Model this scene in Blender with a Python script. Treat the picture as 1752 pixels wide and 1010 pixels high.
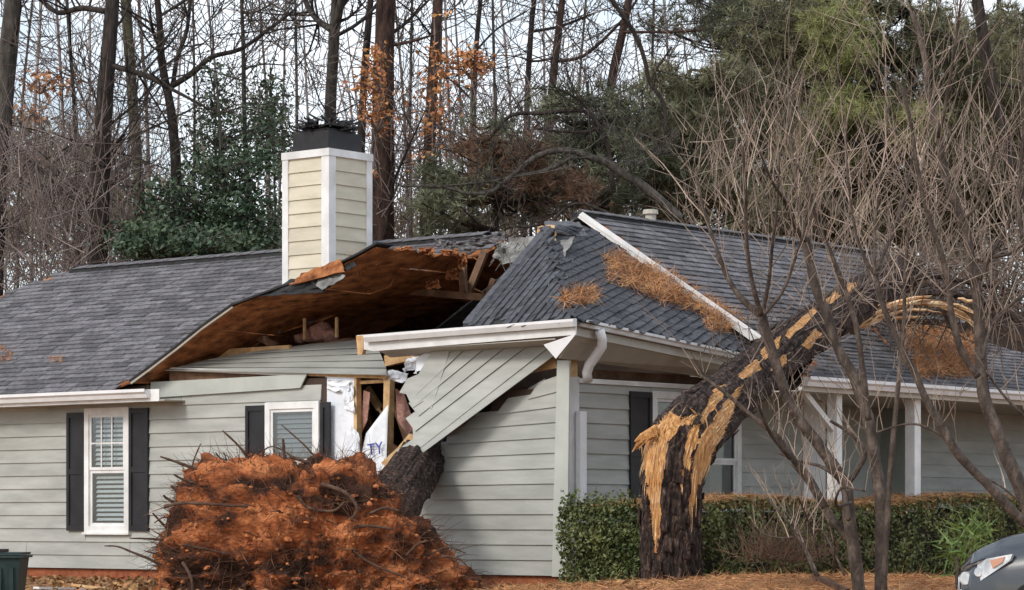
import bpy, math, random
import numpy as np
from mathutils import Vector, Matrix, noise

for o in list(bpy.data.objects):
    bpy.data.objects.remove(o)
SC = bpy.context.scene
COL = SC.collection
R = math.radians

# ---------------------------------------------------------------- camera, light, exposure
F, CX, HY, CZ = 4800.0, 876.0, 890.0, 0.675
cam = bpy.data.cameras.new('camera')
cam.sensor_width = 36.0
cam.lens = F / 1752.0 * 36.0
cam.shift_y = (HY - 505.0) / 1752.0
cam.clip_end = 2000
cam_o = bpy.data.objects.new('camera', cam)
cam_o.location = (0, 0, CZ)
cam_o.rotation_euler = (R(90), 0, 0)
COL.objects.link(cam_o)
SC.camera = cam_o

SUN = Vector((-0.62, -0.58, 0.60)).normalized()
sun = bpy.data.lights.new('sun', 'SUN')
sun.energy = 1.35
sun.angle = R(16)
sun.color = (1.0, 0.94, 0.86)
sun_o = bpy.data.objects.new('sun', sun)
sun_o.rotation_euler = (-SUN).to_track_quat('-Z', 'Y').to_euler()
sun_o.location = (-20, -20, 30)
COL.objects.link(sun_o)

world = bpy.data.worlds.new('World')
SC.world = world
world.use_nodes = True
wn, wl = world.node_tree.nodes, world.node_tree.links
wn.clear()
w_out = wn.new('ShaderNodeOutputWorld')
w_bg = wn.new('ShaderNodeBackground')
w_bg.inputs['Strength'].default_value = 0.115
sky = wn.new('ShaderNodeTexSky')
sky.sky_type = 'NISHITA'
sky.sun_disc = False
sky.sun_elevation = math.asin(SUN.z)
sky.sun_rotation = math.atan2(SUN.x, SUN.y)
sky.dust_density = 1.5
w_tc = wn.new('ShaderNodeTexCoord')
w_map = wn.new('ShaderNodeMapping')
w_map.inputs['Scale'].default_value = (1.0, 1.0, 1.9)
w_map.inputs['Location'].default_value = (0.3, 0.2, 0.35)
w_no = wn.new('ShaderNodeTexNoise')
w_no.inputs['Scale'].default_value = 5.5
w_no.inputs['Detail'].default_value = 6
w_no.inputs['Roughness'].default_value = 0.55
w_cr = wn.new('ShaderNodeValToRGB')
w_cr.color_ramp.elements[0].position = 0.36
w_cr.color_ramp.elements[0].color = (0.25, 0.25, 0.25, 1)
w_cr.color_ramp.elements[1].position = 0.62
w_cr.color_ramp.elements[1].color = (1, 1, 1, 1)
w_mix = wn.new('ShaderNodeMixRGB')
w_mix.inputs['Color2'].default_value = (8.3, 8.7, 9.2, 1)      # cloud radiance beside the physical sky's
wl.new(w_tc.outputs['Generated'], w_map.inputs['Vector'])
wl.new(w_map.outputs['Vector'], w_no.inputs['Vector'])
wl.new(w_no.outputs['Fac'], w_cr.inputs['Fac'])
wl.new(w_cr.outputs['Color'], w_mix.inputs['Fac'])
wl.new(sky.outputs['Color'], w_mix.inputs['Color1'])
wl.new(w_mix.outputs['Color'], w_bg.inputs['Color'])
wl.new(w_bg.outputs['Background'], w_out.inputs['Surface'])

SC.view_settings.view_transform = 'Standard'
SC.view_settings.look = 'None'
SC.view_settings.exposure = 0.48
SC.view_settings.gamma = 1.0
SC.view_settings.use_curve_mapping = False
SC.render.engine = 'CYCLES'
SC.cycles.use_denoising = True
SC.cycles.max_bounces = 6
SC.cycles.transparent_max_bounces = 6

# ---------------------------------------------------------------- the place's frame: the house's near corner stands at ORG,
# a runs along the front wall (to the left and away), b along the side wall (to the right and away)
ANG = R(50.7)
ORG = Vector((0.567, 32.4, 0.0))
DA = Vector((-math.sin(ANG), math.cos(ANG), 0))
DB = Vector((math.cos(ANG), math.sin(ANG), 0))
UP = Vector((0, 0, 1))
EYE = Vector((0, 0, CZ))

def hp(a, b, z):
    return ORG + DA * a + DB * b + UP * z

def at(x, y, Y):
    return Vector(((x - CX) * Y / F, Y, CZ + (HY - y) * Y / F))

def on_plane(x, y, p, n):
    d = Vector(((x - CX) / F, 1.0, (HY - y) / F))
    return EYE + d * ((p - EYE).dot(n) / d.dot(n))

def on_b(x, y, b):
    return on_plane(x, y, hp(0, b, 0), DB)

def on_a(x, y, a):
    return on_plane(x, y, hp(a, 0, 0), DA)

def to_px(p):
    return (CX + p.x / p.y * F, HY - (p.z - CZ) / p.y * F)

def ab(p):
    q = p - ORG
    return q.dot(DA), q.dot(DB), q.z

# ---------------------------------------------------------------- materials
MATS = {}

def mk(name, c1, c2=None, scale=4.0, rough=0.75, bump=0.0, bscale=30.0, jit=0.0, isl=0.0, stretch=(1, 1, 1),
       detail=5, spec=0.3, c3=None, lo=0.35, hi=0.65, coat=0.0, metal=0.0, trans=0.0, hue=0.012):
    m = bpy.data.materials.new(name)
    m.use_nodes = True
    n, l = m.node_tree.nodes, m.node_tree.links
    bs = n['Principled BSDF']
    bs.inputs['Roughness'].default_value = rough
    bs.inputs['Specular IOR Level'].default_value = spec
    bs.inputs['Metallic'].default_value = metal
    if coat:
        bs.inputs['Coat Weight'].default_value = coat
        bs.inputs['Coat Roughness'].default_value = 0.08
    if trans:
        bs.inputs['Transmission Weight'].default_value = trans
    col = None
    geo = n.new('ShaderNodeNewGeometry')
    mp = n.new('ShaderNodeMapping')
    mp.inputs['Scale'].default_value = stretch
    l.new(geo.outputs['Position'], mp.inputs['Vector'])
    if c2 is not None:
        no = n.new('ShaderNodeTexNoise')
        no.inputs['Scale'].default_value = scale
        no.inputs['Detail'].default_value = detail
        no.inputs['Roughness'].default_value = 0.6
        l.new(mp.outputs['Vector'], no.inputs['Vector'])
        cr = n.new('ShaderNodeValToRGB')
        cr.color_ramp.elements[0].position = lo
        cr.color_ramp.elements[0].color = (*c1, 1)
        cr.color_ramp.elements[1].position = hi
        cr.color_ramp.elements[1].color = (*c2, 1)
        if c3 is not None:
            e = cr.color_ramp.elements.new((lo + hi) / 2)
            e.color = (*c3, 1)
        l.new(no.outputs['Fac'], cr.inputs['Fac'])
        col = cr.outputs['Color']
    if jit or isl:
        hs = n.new('ShaderNodeHueSaturation')
        if col is None:
            hs.inputs['Color'].default_value = (*c1, 1)
        else:
            l.new(col, hs.inputs['Color'])
        mr = n.new('ShaderNodeMapRange')
        k = jit or isl
        mr.inputs['To Min'].default_value = 1 - k
        mr.inputs['To Max'].default_value = 1 + k
        if jit:
            oi = n.new('ShaderNodeObjectInfo')
            l.new(oi.outputs['Random'], mr.inputs['Value'])
        else:
            l.new(geo.outputs['Random Per Island'], mr.inputs['Value'])
        l.new(mr.outputs['Result'], hs.inputs['Value'])
        if isl:
            mh = n.new('ShaderNodeMapRange')
            mh.inputs['To Min'].default_value = 0.5 - hue
            mh.inputs['To Max'].default_value = 0.5 + hue
            mm = n.new('ShaderNodeMath')
            mm.operation = 'FRACT'
            mu = n.new('ShaderNodeMath')
            mu.operation = 'MULTIPLY'
            mu.inputs[1].default_value = 7.31
            l.new(geo.outputs['Random Per Island'], mu.inputs[0])
            l.new(mu.outputs[0], mm.inputs[0])
            l.new(mm.outputs[0], mh.inputs['Value'])
            l.new(mh.outputs['Result'], hs.inputs['Hue'])
        col = hs.outputs['Color']
    if col is None:
        bs.inputs['Base Color'].default_value = (*c1, 1)
    else:
        l.new(col, bs.inputs['Base Color'])
    if bump:
        nb = n.new('ShaderNodeTexNoise')
        nb.inputs['Scale'].default_value = bscale
        nb.inputs['Detail'].default_value = 4
        l.new(mp.outputs['Vector'], nb.inputs['Vector'])
        bp = n.new('ShaderNodeBump')
        bp.inputs['Strength'].default_value = bump
        bp.inputs['Distance'].default_value = 0.03
        l.new(nb.outputs['Fac'], bp.inputs['Height'])
        l.new(bp.outputs['Normal'], bs.inputs['Normal'])
    MATS[name] = m
    return m

M = MATS
mk('siding', (0.322, 0.330, 0.303), (0.440, 0.446, 0.415), 1.1, 0.55, 0.12, 60, jit=0.05, stretch=(1, 1, 5))
mk('siding_trim', (0.41, 0.43, 0.395), (0.49, 0.51, 0.47), 2, 0.5, 0.08, 60)
mk('white_paint', (0.60, 0.595, 0.58), (0.82, 0.82, 0.81), 2.2, 0.4, 0.05, 60)
mk('white_metal', (0.70, 0.70, 0.70), (0.80, 0.80, 0.81), 4, 0.35, 0.03, 40)
mk('beige_soffit', (0.40, 0.37, 0.31), (0.48, 0.45, 0.39), 3, 0.5, 0.05, 60)
mk('cream_siding', (0.53, 0.485, 0.375), (0.64, 0.59, 0.47), 1.8, 0.55, 0.12, 60, jit=0.04, stretch=(1, 1, 4))
mk('shutter_paint', (0.012, 0.012, 0.014), (0.022, 0.022, 0.025), 4, 0.45)
mk('black_metal', (0.012, 0.012, 0.014), (0.025, 0.024, 0.026), 6, 0.5)
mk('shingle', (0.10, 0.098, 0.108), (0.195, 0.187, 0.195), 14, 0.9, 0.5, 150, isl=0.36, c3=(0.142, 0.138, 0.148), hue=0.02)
mk('shingle_shaded', (0.045, 0.049, 0.058), (0.105, 0.108, 0.12), 14, 0.9, 0.5, 150, jit=0.25)  # same shingle made darker; the slab's lack of sky sheen put into colour
mk('felt', (0.018, 0.018, 0.02), (0.04, 0.04, 0.042), 8, 0.8, 0.3, 40)
mk('torn_felt', (0.13, 0.13, 0.125), (0.30, 0.295, 0.28), 6, 0.85, 0.4, 30)
mk('osb', (0.11, 0.040, 0.016), (0.50, 0.21, 0.08), 5, 0.85, 0.7, 60, c3=(0.32, 0.118, 0.042), detail=8)
mk('raw_wood', (0.46, 0.27, 0.12), (0.66, 0.45, 0.24), 5, 0.75, 0.25, 50, jit=0.12, stretch=(2, 2, 2))
mk('old_wood', (0.10, 0.055, 0.032), (0.22, 0.13, 0.08), 5, 0.8, 0.25, 40, jit=0.2)
mk('fresh_wood', (0.30, 0.115, 0.035), (0.80, 0.50, 0.225), 6, 0.65, 0.9, 16, stretch=(5, 5, 0.6), c3=(0.58, 0.29, 0.10), lo=.3, hi=.7)
mk('insulation', (0.30, 0.15, 0.12), (0.46, 0.27, 0.22), 9, 0.95, 0.9, 25)
mk('house_wrap', (0.70, 0.74, 0.80), (0.83, 0.85, 0.88), 5, 0.45, 0.3, 14)
mk('blue_print', (0.03, 0.06, 0.32), rough=0.5)
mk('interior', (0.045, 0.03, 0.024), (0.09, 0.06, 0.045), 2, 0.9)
mk('glass', (0.035, 0.045, 0.055), rough=0.06, spec=0.6)
def clear_glass(m):
    n, l = m.node_tree.nodes, m.node_tree.links
    n.clear()
    o = n.new('ShaderNodeOutputMaterial'); mx = n.new('ShaderNodeMixShader'); tr = n.new('ShaderNodeBsdfTransparent'); gl = n.new('ShaderNodeBsdfGlossy'); fr = n.new('ShaderNodeValue')
    tr.inputs['Color'].default_value = (0.80, 0.84, 0.85, 1); gl.inputs['Roughness'].default_value = 0.03; fr.outputs[0].default_value = 0.10
    l.new(fr.outputs[0], mx.inputs[0]); l.new(tr.outputs[0], mx.inputs[1]); l.new(gl.outputs[0], mx.inputs[2]); l.new(mx.outputs[0], o.inputs['Surface'])
clear_glass(M['glass'])
mk('blind', (0.82, 0.82, 0.81), rough=0.5)
mk('blind_grey', (0.30, 0.31, 0.33), rough=0.5)
mk('brick_red', (0.22, 0.065, 0.03), (0.36, 0.12, 0.055), 9, 0.9, 0.5, 40)
mk('clay', (0.040, 0.017, 0.010), (0.52, 0.195, 0.075), 1.6, 0.95, 0.7, 18, c3=(0.28, 0.083, 0.028), detail=10, lo=0.41, hi=0.63, stretch=(1, 1, 2.2))
mk('clod', (0.26, 0.08, 0.028), (0.56, 0.21, 0.08), 5.5, 0.95, 0.8, 30, isl=0.3, hue=0.004)
mk('root', (0.045, 0.026, 0.018), (0.13, 0.075, 0.05), 12, 0.85, 0.5, 40)
mk('fine_root', (0.035, 0.018, 0.012), (0.20, 0.10, 0.06), 3, 0.9, isl=0.45)
mk('pine_bark', (0.012, 0.008, 0.007), (0.21, 0.15, 0.125), 15, 0.9, 1.0, 30, stretch=(1.6, 1.6, 0.5), detail=8, lo=0.40, hi=0.72, c3=(0.055, 0.034, 0.027))
mk('bark_dark', (0.012, 0.009, 0.008), (0.055, 0.043, 0.036), 9, 0.9, 0.9, 22, stretch=(1.5, 1.5, 0.35), detail=7)
mk('bark_red', (0.022, 0.013, 0.011), (0.085, 0.050, 0.038), 9, 0.9, 0.9, 22, stretch=(1.5, 1.5, 0.4), detail=7)
mk('bark_grey', (0.025, 0.022, 0.020), (0.10, 0.088, 0.074), 9, 0.9, 0.6, 22, stretch=(1.5, 1.5, 0.35))
mk('bark_moss', (0.035, 0.034, 0.022), (0.13, 0.12, 0.075), 5, 0.95, 0.6, 22)
mk('twig_brown', (0.085, 0.064, 0.054), (0.22, 0.175, 0.15), 3, 0.85, isl=0.3)
mk('twig_tan', (0.15, 0.11, 0.088), (0.48, 0.375, 0.295), 1.4, 0.8, isl=0.5)
mk('myrtle_bark', (0.030, 0.022, 0.018), (0.20, 0.155, 0.125), 11, 0.8, 0.7, 45, stretch=(1, 1, 0.5), c3=(0.085, 0.064, 0.052), lo=.3, hi=.75)
mk('holly_leaf', (0.030, 0.060, 0.032), (0.095, 0.13, 0.075), 1.3, 0.45, isl=0.45)
mk('hedge_leaf', (0.055, 0.080, 0.028), (0.20, 0.215, 0.080), 1.7, 0.5, isl=0.45)
mk('needle_dark', (0.075, 0.088, 0.055), (0.18, 0.19, 0.115), 0.7, 0.6, isl=0.4)
mk('needle_olive', (0.095, 0.098, 0.055), (0.235, 0.225, 0.125), 0.6, 0.6, isl=0.4)
mk('needle_lime', (0.14, 0.155, 0.055), (0.28, 0.29, 0.11), 0.8, 0.6, isl=0.35)
mk('needle_dead', (0.11, 0.065, 0.042), (0.24, 0.15, 0.10), 0.8, 0.8, isl=0.35)
mk('oak_leaf', (0.32, 0.12, 0.045), (0.60, 0.29, 0.12), 2, 0.7, isl=0.3)
mk('wood_fibre', (0.38, 0.17, 0.06), (0.88, 0.64, 0.38), 7, 0.7, isl=0.4, hue=0.008)
mk('twig_haze', (0.19, 0.16, 0.145), (0.36, 0.315, 0.29), 2, 0.9, isl=0.25)  # twig brown lightened: the haze of distance is put into the colour
mk('brush_twig', (0.14, 0.108, 0.098), (0.31, 0.25, 0.23), 2, 0.85, isl=0.3)
mk('hedge_dead', (0.16, 0.11, 0.04), (0.34, 0.23, 0.10), 3, 0.7, isl=0.4)
mk('yucca_leaf', (0.10, 0.16, 0.04), (0.24, 0.33, 0.09), 3, 0.5, isl=0.3)
mk('scrub_haze', (0.17, 0.155, 0.11), (0.31, 0.28, 0.21), 0.4, 0.9, isl=0.3)  # far undergrowth with its haze painted in as a paler, duller colour
mk('straw', (0.30, 0.135, 0.058), (0.62, 0.34, 0.165), 2.5, 0.85, isl=0.35)
mk('leaf_litter', (0.14, 0.075, 0.035), (0.42, 0.24, 0.11), 3, 0.9, isl=0.4)
mk('soil', (0.16, 0.075, 0.035), (0.34, 0.185, 0.09), 1.1, 0.95, 0.8, 14, c3=(0.25, 0.13, 0.06), detail=8)
mk('asphalt', (0.045, 0.045, 0.047), (0.07, 0.07, 0.07), 6, 0.9, 0.4, 80)
mk('car_paint', (0.022, 0.031, 0.043), rough=0.22, spec=0.45, coat=0.8)
mk('car_black', (0.010, 0.010, 0.011), rough=0.5)
mk('tyre', (0.014, 0.014, 0.014), rough=0.85)
mk('alloy', (0.42, 0.43, 0.45), rough=0.3, metal=0.9)
mk('lens', (0.40, 0.44, 0.48), (0.74, 0.78, 0.82), 9, 0.10, spec=0.7, coat=1.0)
mk('amber', (0.50, 0.23, 0.15), rough=0.15, coat=1.0)
mk('chrome', (0.70, 0.72, 0.74), rough=0.12, metal=1.0)
mk('bin_green', (0.010, 0.026, 0.026), (0.022, 0.045, 0.045), 6, 0.5)

# ---------------------------------------------------------------- objects
WORLD_AT = {}

def props(o, label=None, cat=None, group=None, kind=None):
    if label: o['label'] = label
    if cat: o['category'] = cat
    if group: o['group'] = group
    if kind: o['kind'] = kind
    return o

def thing(name, loc, label, cat, group=None):
    o = bpy.data.objects.new(name, None)
    COL.objects.link(o)
    o.empty_display_size = 0.2
    o.location = loc
    WORLD_AT[o.name] = Vector(loc)
    return props(o, label, cat, group)

def link(name, me, parent=None, c=None):
    c = Vector(c) if c is not None else Vector((0, 0, 0))
    o = bpy.data.objects.new(name, me)
    COL.objects.link(o)
    if parent is not None:
        o.parent = parent
        o.location = c - WORLD_AT[parent.name]
    else:
        o.location = c
    WORLD_AT[o.name] = c
    return o

class MB:
    """collects faces in world space and links them as one mesh object"""
    def __init__(s):
        s.v, s.f = [], []
    def add(s, vs, fs):
        k = len(s.v)
        s.v.extend(vs)
        s.f.extend([tuple(i + k for i in f) for f in fs])
    def hexa(s, q, w):
        """q: 4 corners of the front face, w: thickness vector to the back face"""
        q = [Vector(p) for p in q]
        vs = q + [p + w for p in q]
        s.add(vs, [(0, 1, 2, 3), (7, 6, 5, 4), (0, 4, 5, 1), (1, 5, 6, 2), (2, 6, 7, 3), (3, 7, 4, 0)])
    def prism(s, poly, w):
        n = len(poly)
        vs = [Vector(p) for p in poly] + [Vector(p) + w for p in poly]
        fs = [tuple(range(n)), tuple(range(2 * n - 1, n - 1, -1))]
        fs += [(i, i + n, (i + 1) % n + n, (i + 1) % n) for i in range(n)]
        s.add(vs, fs)
    def box(s, a0, a1, b0, b1, z0, z1):
        """a box along the house's own directions"""
        s.hexa([hp(a0, b0, z0), hp(a1, b0, z0), hp(a1, b0, z1), hp(a0, b0, z1)], DB * (b1 - b0))
    def wbox(s, x0, x1, y0, y1, z0, z1):
        s.hexa([Vector((x0, y0, z0)), Vector((x1, y0, z0)), Vector((x1, y0, z1)), Vector((x0, y0, z1))], Vector((0, y1 - y0, 0)))
    def bar(s, p, q, w, h, side=None):
        """a square timber from p to q"""
        p, q = Vector(p), Vector(q)
        d = (q - p).normalized()
        u = Vector(side) if side is not None else d.cross(UP)
        u = u - d * u.dot(d)
        if u.length < 1e-4: u = d.cross(Vector((1, 0, 0)))
        u.normalize()
        t = d.cross(u)
        c = [p + u * (i * w / 2) + t * (j * h / 2) for i, j in ((-1, -1), (1, -1), (1, 1), (-1, 1))]
        s.hexa(c, q - p)
    def tube(s, pts, rad, n=6, cap=True, mitre=False):
        pts = [Vector(p) for p in pts]
        m = len(pts)
        base = len(s.v)
        tg = []
        for i in range(m):
            t = (pts[min(i + 1, m - 1)] - pts[max(i - 1, 0)])
            tg.append(t.normalized() if t.length > 1e-9 else Vector((0, 0, 1)))
        u = tg[0].cross(Vector((0.31, 0.9, 0.11)))
        if u.length < 1e-3: u = tg[0].cross(Vector((1, 0, 0)))
        u.normalize()
        cs = [(math.cos(2 * math.pi * k / n), math.sin(2 * math.pi * k / n)) for k in range(n)]
        for i in range(m):
            t = tg[i]
            u = u - t * u.dot(t)
            u.normalize()
            w = t.cross(u)
            r = rad[i] if hasattr(rad, '__len__') else rad
            p = pts[i]
            for c, sn in cs:
                s.v.append(p + u * (r * c) + w * (r * sn))
        for i in range(m - 1):
            for k in range(n):
                k2 = (k + 1) % n
                a = base + i * n
                s.f.append((a + k, a + k2, a + n + k2, a + n + k))
        if cap:
            s.f.append(tuple(base + k for k in range(n - 1, -1, -1)))
            s.f.append(tuple(base + (m - 1) * n + k for k in range(n)))
    def build(s, name, mat, parent=None, smooth=False, kind=None, c=None):
        if not s.v: return None
        if c is None:
            c = Vector((sum(v[0] for v in s.v), sum(v[1] for v in s.v), sum(v[2] for v in s.v))) / len(s.v)
        me = bpy.data.meshes.new(name)
        me.from_pydata([(v[0] - c[0], v[1] - c[1], v[2] - c[2]) for v in s.v], [], s.f)
        me.materials.append(M[mat] if isinstance(mat, str) else mat)
        if smooth:
            me.polygons.foreach_set('use_smooth', [True] * len(me.polygons))
        me.update()
        o = link(name, me, parent, c)
        if kind: o['kind'] = kind
        return o

def np_mesh(name, V, Fc, mat, parent=None, kind=None, smooth=False):
    """V (n,3), Fc (m,k) -> object"""
    V = np.asarray(V, dtype=np.float64)
    c = V.mean(axis=0)
    me = bpy.data.meshes.new(name)
    Fc = np.asarray(Fc, dtype=np.int32)
    m, k = Fc.shape
    me.vertices.add(len(V))
    me.vertices.foreach_set('co', (V - c).astype(np.float32).ravel())
    me.loops.add(m * k)
    me.loops.foreach_set('vertex_index', Fc.ravel())
    me.polygons.add(m)
    me.polygons.foreach_set('loop_start', np.arange(0, m * k, k, dtype=np.int32))
    me.polygons.foreach_set('loop_total', np.full(m, k, dtype=np.int32))
    if smooth:
        me.polygons.foreach_set('use_smooth', np.ones(m, dtype=bool))
    me.materials.append(M[mat])
    me.update(calc_edges=True)
    o = link(name, me, parent, c)
    if kind: o['kind'] = kind
    return o

RNG = np.random.default_rng(11)

def unit(v):
    return v / np.maximum(np.linalg.norm(v, axis=-1, keepdims=True), 1e-9)

def leaves(name, C, size, mat, parent=None, kind=None, aspect=0.55, flat=0.0, rng=RNG):
    """one small folded leaf (two triangles) per centre"""
    n = len(C)
    d = unit(rng.normal(size=(n, 3)) * np.array([1, 1, 1 - flat * 0.7]))
    e = unit(np.cross(d, rng.normal(size=(n, 3))))
    s = size * rng.uniform(0.6, 1.3, size=(n, 1))
    nn = np.cross(d, e)
    p0 = C - d * s * 0.5
    p2 = C + d * s * 0.5
    p1 = C + e * s * aspect * 0.5 + nn * s * 0.12
    p3 = C - e * s * aspect * 0.5 + nn * s * 0.12
    V = np.stack([p0, p1, p2, p3], axis=1).reshape(-1, 3)
    i = np.arange(n)[:, None] * 4
    Fc = np.concatenate([i + np.array([[0, 1, 2]]), i + np.array([[0, 2, 3]])], axis=1).reshape(-1, 3)
    return np_mesh(name, V, Fc, mat, parent, kind)

def blades(name, P, D, L, W, mat, parent=None, kind=None, rng=RNG):
    """thin pointed needles from P along D"""
    n = len(P)
    D = unit(D)
    e = unit(np.cross(D, rng.normal(size=(n, 3))))
    L = np.asarray(L).reshape(-1, 1) * np.ones((n, 1))
    V = np.stack([P - e * W / 2, P + e * W / 2, P + D * L], axis=1).reshape(-1, 3)
    return np_mesh(name, V, np.arange(n * 3).reshape(n, 3), mat, parent, kind)

def shoot_arrays(P, D, L, r, seg=4, bend=0.15, rise=0.0, rng=RNG):
    """thin three-sided twigs; returns V, F"""
    n = len(P)
    D = unit(D)
    L = np.asarray(L).reshape(-1, 1) * np.ones((n, 1))
    r = np.asarray(r).reshape(-1, 1) * np.ones((n, 1))
    e1 = unit(np.cross(D, rng.normal(size=(n, 3))))
    e2 = np.cross(D, e1)
    b = unit(rng.normal(size=(n, 3))) * bend
    rings = []
    for i in range(seg + 1):
        t = i / seg
        c = P + D * L * t + b * L * t * t + np.array([0, 0, rise]) * L * t * t + rng.normal(size=(n, 3)) * L * 0.012 * (i > 0)
        rr = r * (1 - 0.75 * t)
        for k in range(3):
            a = 2 * math.pi * k / 3
            rings.append(c + e1 * rr * math.cos(a) + e2 * rr * math.sin(a))
    V = np.stack(rings, axis=1).reshape(-1, 3)
    m = (seg + 1) * 3
    fs = []
    for i in range(seg):
        for k in range(3):
            k2 = (k + 1) % 3
            fs.append((i * 3 + k, i * 3 + k2, i * 3 + 3 + k2, i * 3 + 3 + k))
    Fc = (np.arange(n)[:, None, None] * m + np.array(fs)[None]).reshape(-1, 4)
    tips = P + D * L + b * L + np.array([0, 0, rise]) * L
    return V, Fc, tips
# ================================================================ ground
def gz(x, y):
    z = -0.12
    if y < 26:
        t = min(1.0, (26 - y) / 12.0)
        z -= 0.81 * t ** 0.8
    z += 0.17 * math.exp(-((x - 2.9) / 2.4) ** 2 - ((y - 29.6) / 1.5) ** 2)
    z += 0.10 * math.exp(-((x - 6.0) / 2.0) ** 2 - ((y - 30.0) / 1.5) ** 2)
    if y > 45: z += min(2.2, (y - 45) * 0.03)
    return z + 0.025 * noise.noise(Vector((x * 0.7, y * 0.7, 0)))

def ground():
    mb = MB()
    xs = sorted(set([-400, -200, -100, -60, -40, -25] + [-16 + 0.5 * i for i in range(65)] + [25, 40, 60, 100, 200, 400]))
    ys = sorted(set([-60, -30, -10, 0, 6, 10, 14, 17, 19, 21] + [22 + 0.5 * i for i in range(48)] + [50, 55, 60, 70, 85, 110, 200, 600]))
    for y in ys:
        for x in xs:
            mb.v.append(Vector((x, y, gz(x, y) if abs(x) < 60 and 0 <= y < 120 else (-0.93 if y < 20 else 2.0 if y > 100 else gz(0, y)))))
    w = len(xs)
    for j in range(len(ys) - 1):
        for i in range(w - 1):
            k = j * w + i
            mb.f.append((k, k + 1, k + w + 1, k + w))
    o = mb.build('ground', 'soil', smooth=True, c=Vector((0, 0, 0)))
    props(o, 'yard of red soil and leaf litter in front of the house', kind='structure')
ground()
rd = MB()
rd.hexa([Vector((-60, -4, -0.90)), Vector((60, -4, -0.90)), Vector((60, 11, -0.90)), Vector((-60, 11, -0.90))], Vector((0, 0, -0.05)))
props(rd.build('road', 'asphalt'), 'asphalt road in front of the yard', kind='structure')

# ================================================================ house
house = thing('house', hp(3, 3, 0), 'single storey house with grey lap siding and a caved in shingled roof', 'house')
BP = 0.178          # siding exposure
ZB = 0.03           # underside of the lowest siding board
rnd = random.Random(5)

def lap_board(parent, o0, du, dn, u0, u1, z, h=BP, mat='siding', t=0.014, dz0=0.0, dz1=0.0, cut0=0.0, cut1=0.0):
    """one lap siding board: its lower edge stands proud. o0 wall point at u=0, du along the wall, dn outwards.
    dz0/dz1 shift the ends, cut0/cut1 slant them"""
    mb = MB()
    lap = 0.012
    def P(u, zz, n): return o0 + du * u + UP * zz + dn * n
    za, zb = z, z + h + lap
    b0, b1 = P(u0, za + dz0, t + 0.011), P(u1, za + dz1, t + 0.011)
    t1, t0 = P(u1 + cut1, zb + dz1, 0.004), P(u0 + cut0, zb + dz0, 0.004)
    vs = [b0, b1, t1, t0, P(u0, za + dz0, 0.0), P(u1, za + dz1, 0.0), P(u1 + cut1, zb + dz1, -0.004), P(u0 + cut0, zb + dz0, -0.004)]
    mb.add(vs, [(0, 1, 2, 3), (7, 6, 5, 4), (0, 4, 5, 1), (1, 5, 6, 2), (2, 6, 7, 3), (3, 7, 4, 0)])
    return mb.build('siding_board', mat, parent)

NA, NB = -DB, -DA        # outward normals: front wall, side wall

def a_at(x, b=0.0):      # a of the front plane under picture column x
    return ab(on_b(x, 800, b))[0]
def b_at(x, a=0.0):
    return ab(on_a(x, 800, a))[1]

# --- front wall, left wing (from the torn edge to the far left)
A_L = 16.0
A_T = a_at(556)
win1 = (a_at(224), a_at(148))
win2 = (a_at(549), a_at(457))
def zpx(x, y, b=0.0): return ab(on_b(x, y, b))[2]
W1Z = (zpx(186, 911), zpx(186, 698))
W2Z = (zpx(500, 895), zpx(500, 688))
w = MB(); cur = A_T - 0.02
for (h0, h1), (z0, z1) in ((win2, W2Z), (win1, W1Z)):
    w.box(cur, h0 + .02, 0.0, 0.10, 0.022, 2.44)
    w.box(h0 + .02, h1 - .02, 0.0, 0.10, 0.022, z0 + .02); w.box(h0 + .02, h1 - .02, 0.0, 0.10, z1 - .02, 2.44)
    cur = h1 - .02
w.box(cur, A_L, 0.0, 0.10, 0.022, 2.44)
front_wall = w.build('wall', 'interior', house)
top_k = 13
for k in range(top_k):
    z = ZB + k * BP
    ends = [A_T + (0.03 if k % 2 else -0.03) + (k > 9) * rnd.uniform(-0.05, 0.10), A_L]
    holes = [w for w, (z0, z1) in ((win1, W1Z), (win2, W2Z)) if z + BP > z0 + 0.03 and z < z1 - 0.03]
    segs, cur = [], ends[0]
    for h0, h1 in sorted(holes):
        if h0 > cur: segs.append((cur, h0 - 0.004))
        cur = h1 + 0.004
    segs.append((cur, ends[1]))
    for s0, s1 in segs:
        j = s0
        while s1 - j > 3.7:
            nx = j + rnd.uniform(2.0, 3.6)
            lap_board(front_wall, hp(0, 0, 0), DA, NA, j, nx - 0.007, z)
            j = nx
        lap_board(front_wall, hp(0, 0, 0), DA, NA, j, s1, z)
    for (h0, h1), (z0, z1) in ((win1, W1Z), (win2, W2Z)):
        if z + BP > z0 + .03 and z < z0 - .035: lap_board(front_wall, hp(0, 0, 0), DA, NA, h0 - .002, h1 + .002, z, h=z0 - .03 - z - .012)
        if z < z1 - .03 and z + BP > z1: lap_board(front_wall, hp(0, 0, 0), DA, NA, h0 - .002, h1 + .002, z1, h=z + BP - z1)

# --- front wall, right of the hole: the boards between the hole and the corner
w = MB()
w.box(0.02, 1.05, 0.0, 0.10, 0.022, 2.2)
w.box(1.05, 2.0, 0.0, 0.10, 0.022, 0.62)
corner_wall = w.build('wall', 'interior', house)
JAG = [(690, 985), (700, 958), (705, 931), (714, 905), (722, 880), (738, 855), (741, 829), (748, 803), (751, 778), (765, 752), (790, 725), (850, 699), (905, 672)]
for k, (jx, jy) in enumerate(JAG):
    z = ZB + k * BP
    lift = max(0.0, (k - 5)) * -0.012
    lap_board(corner_wall, hp(0, 0, 0), DA, NA, 0.0, a_at(jx), z, dz1=lift, cut1=-0.02 - 0.05 * rnd.random() - (0.12 if k > 9 else 0))

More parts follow.
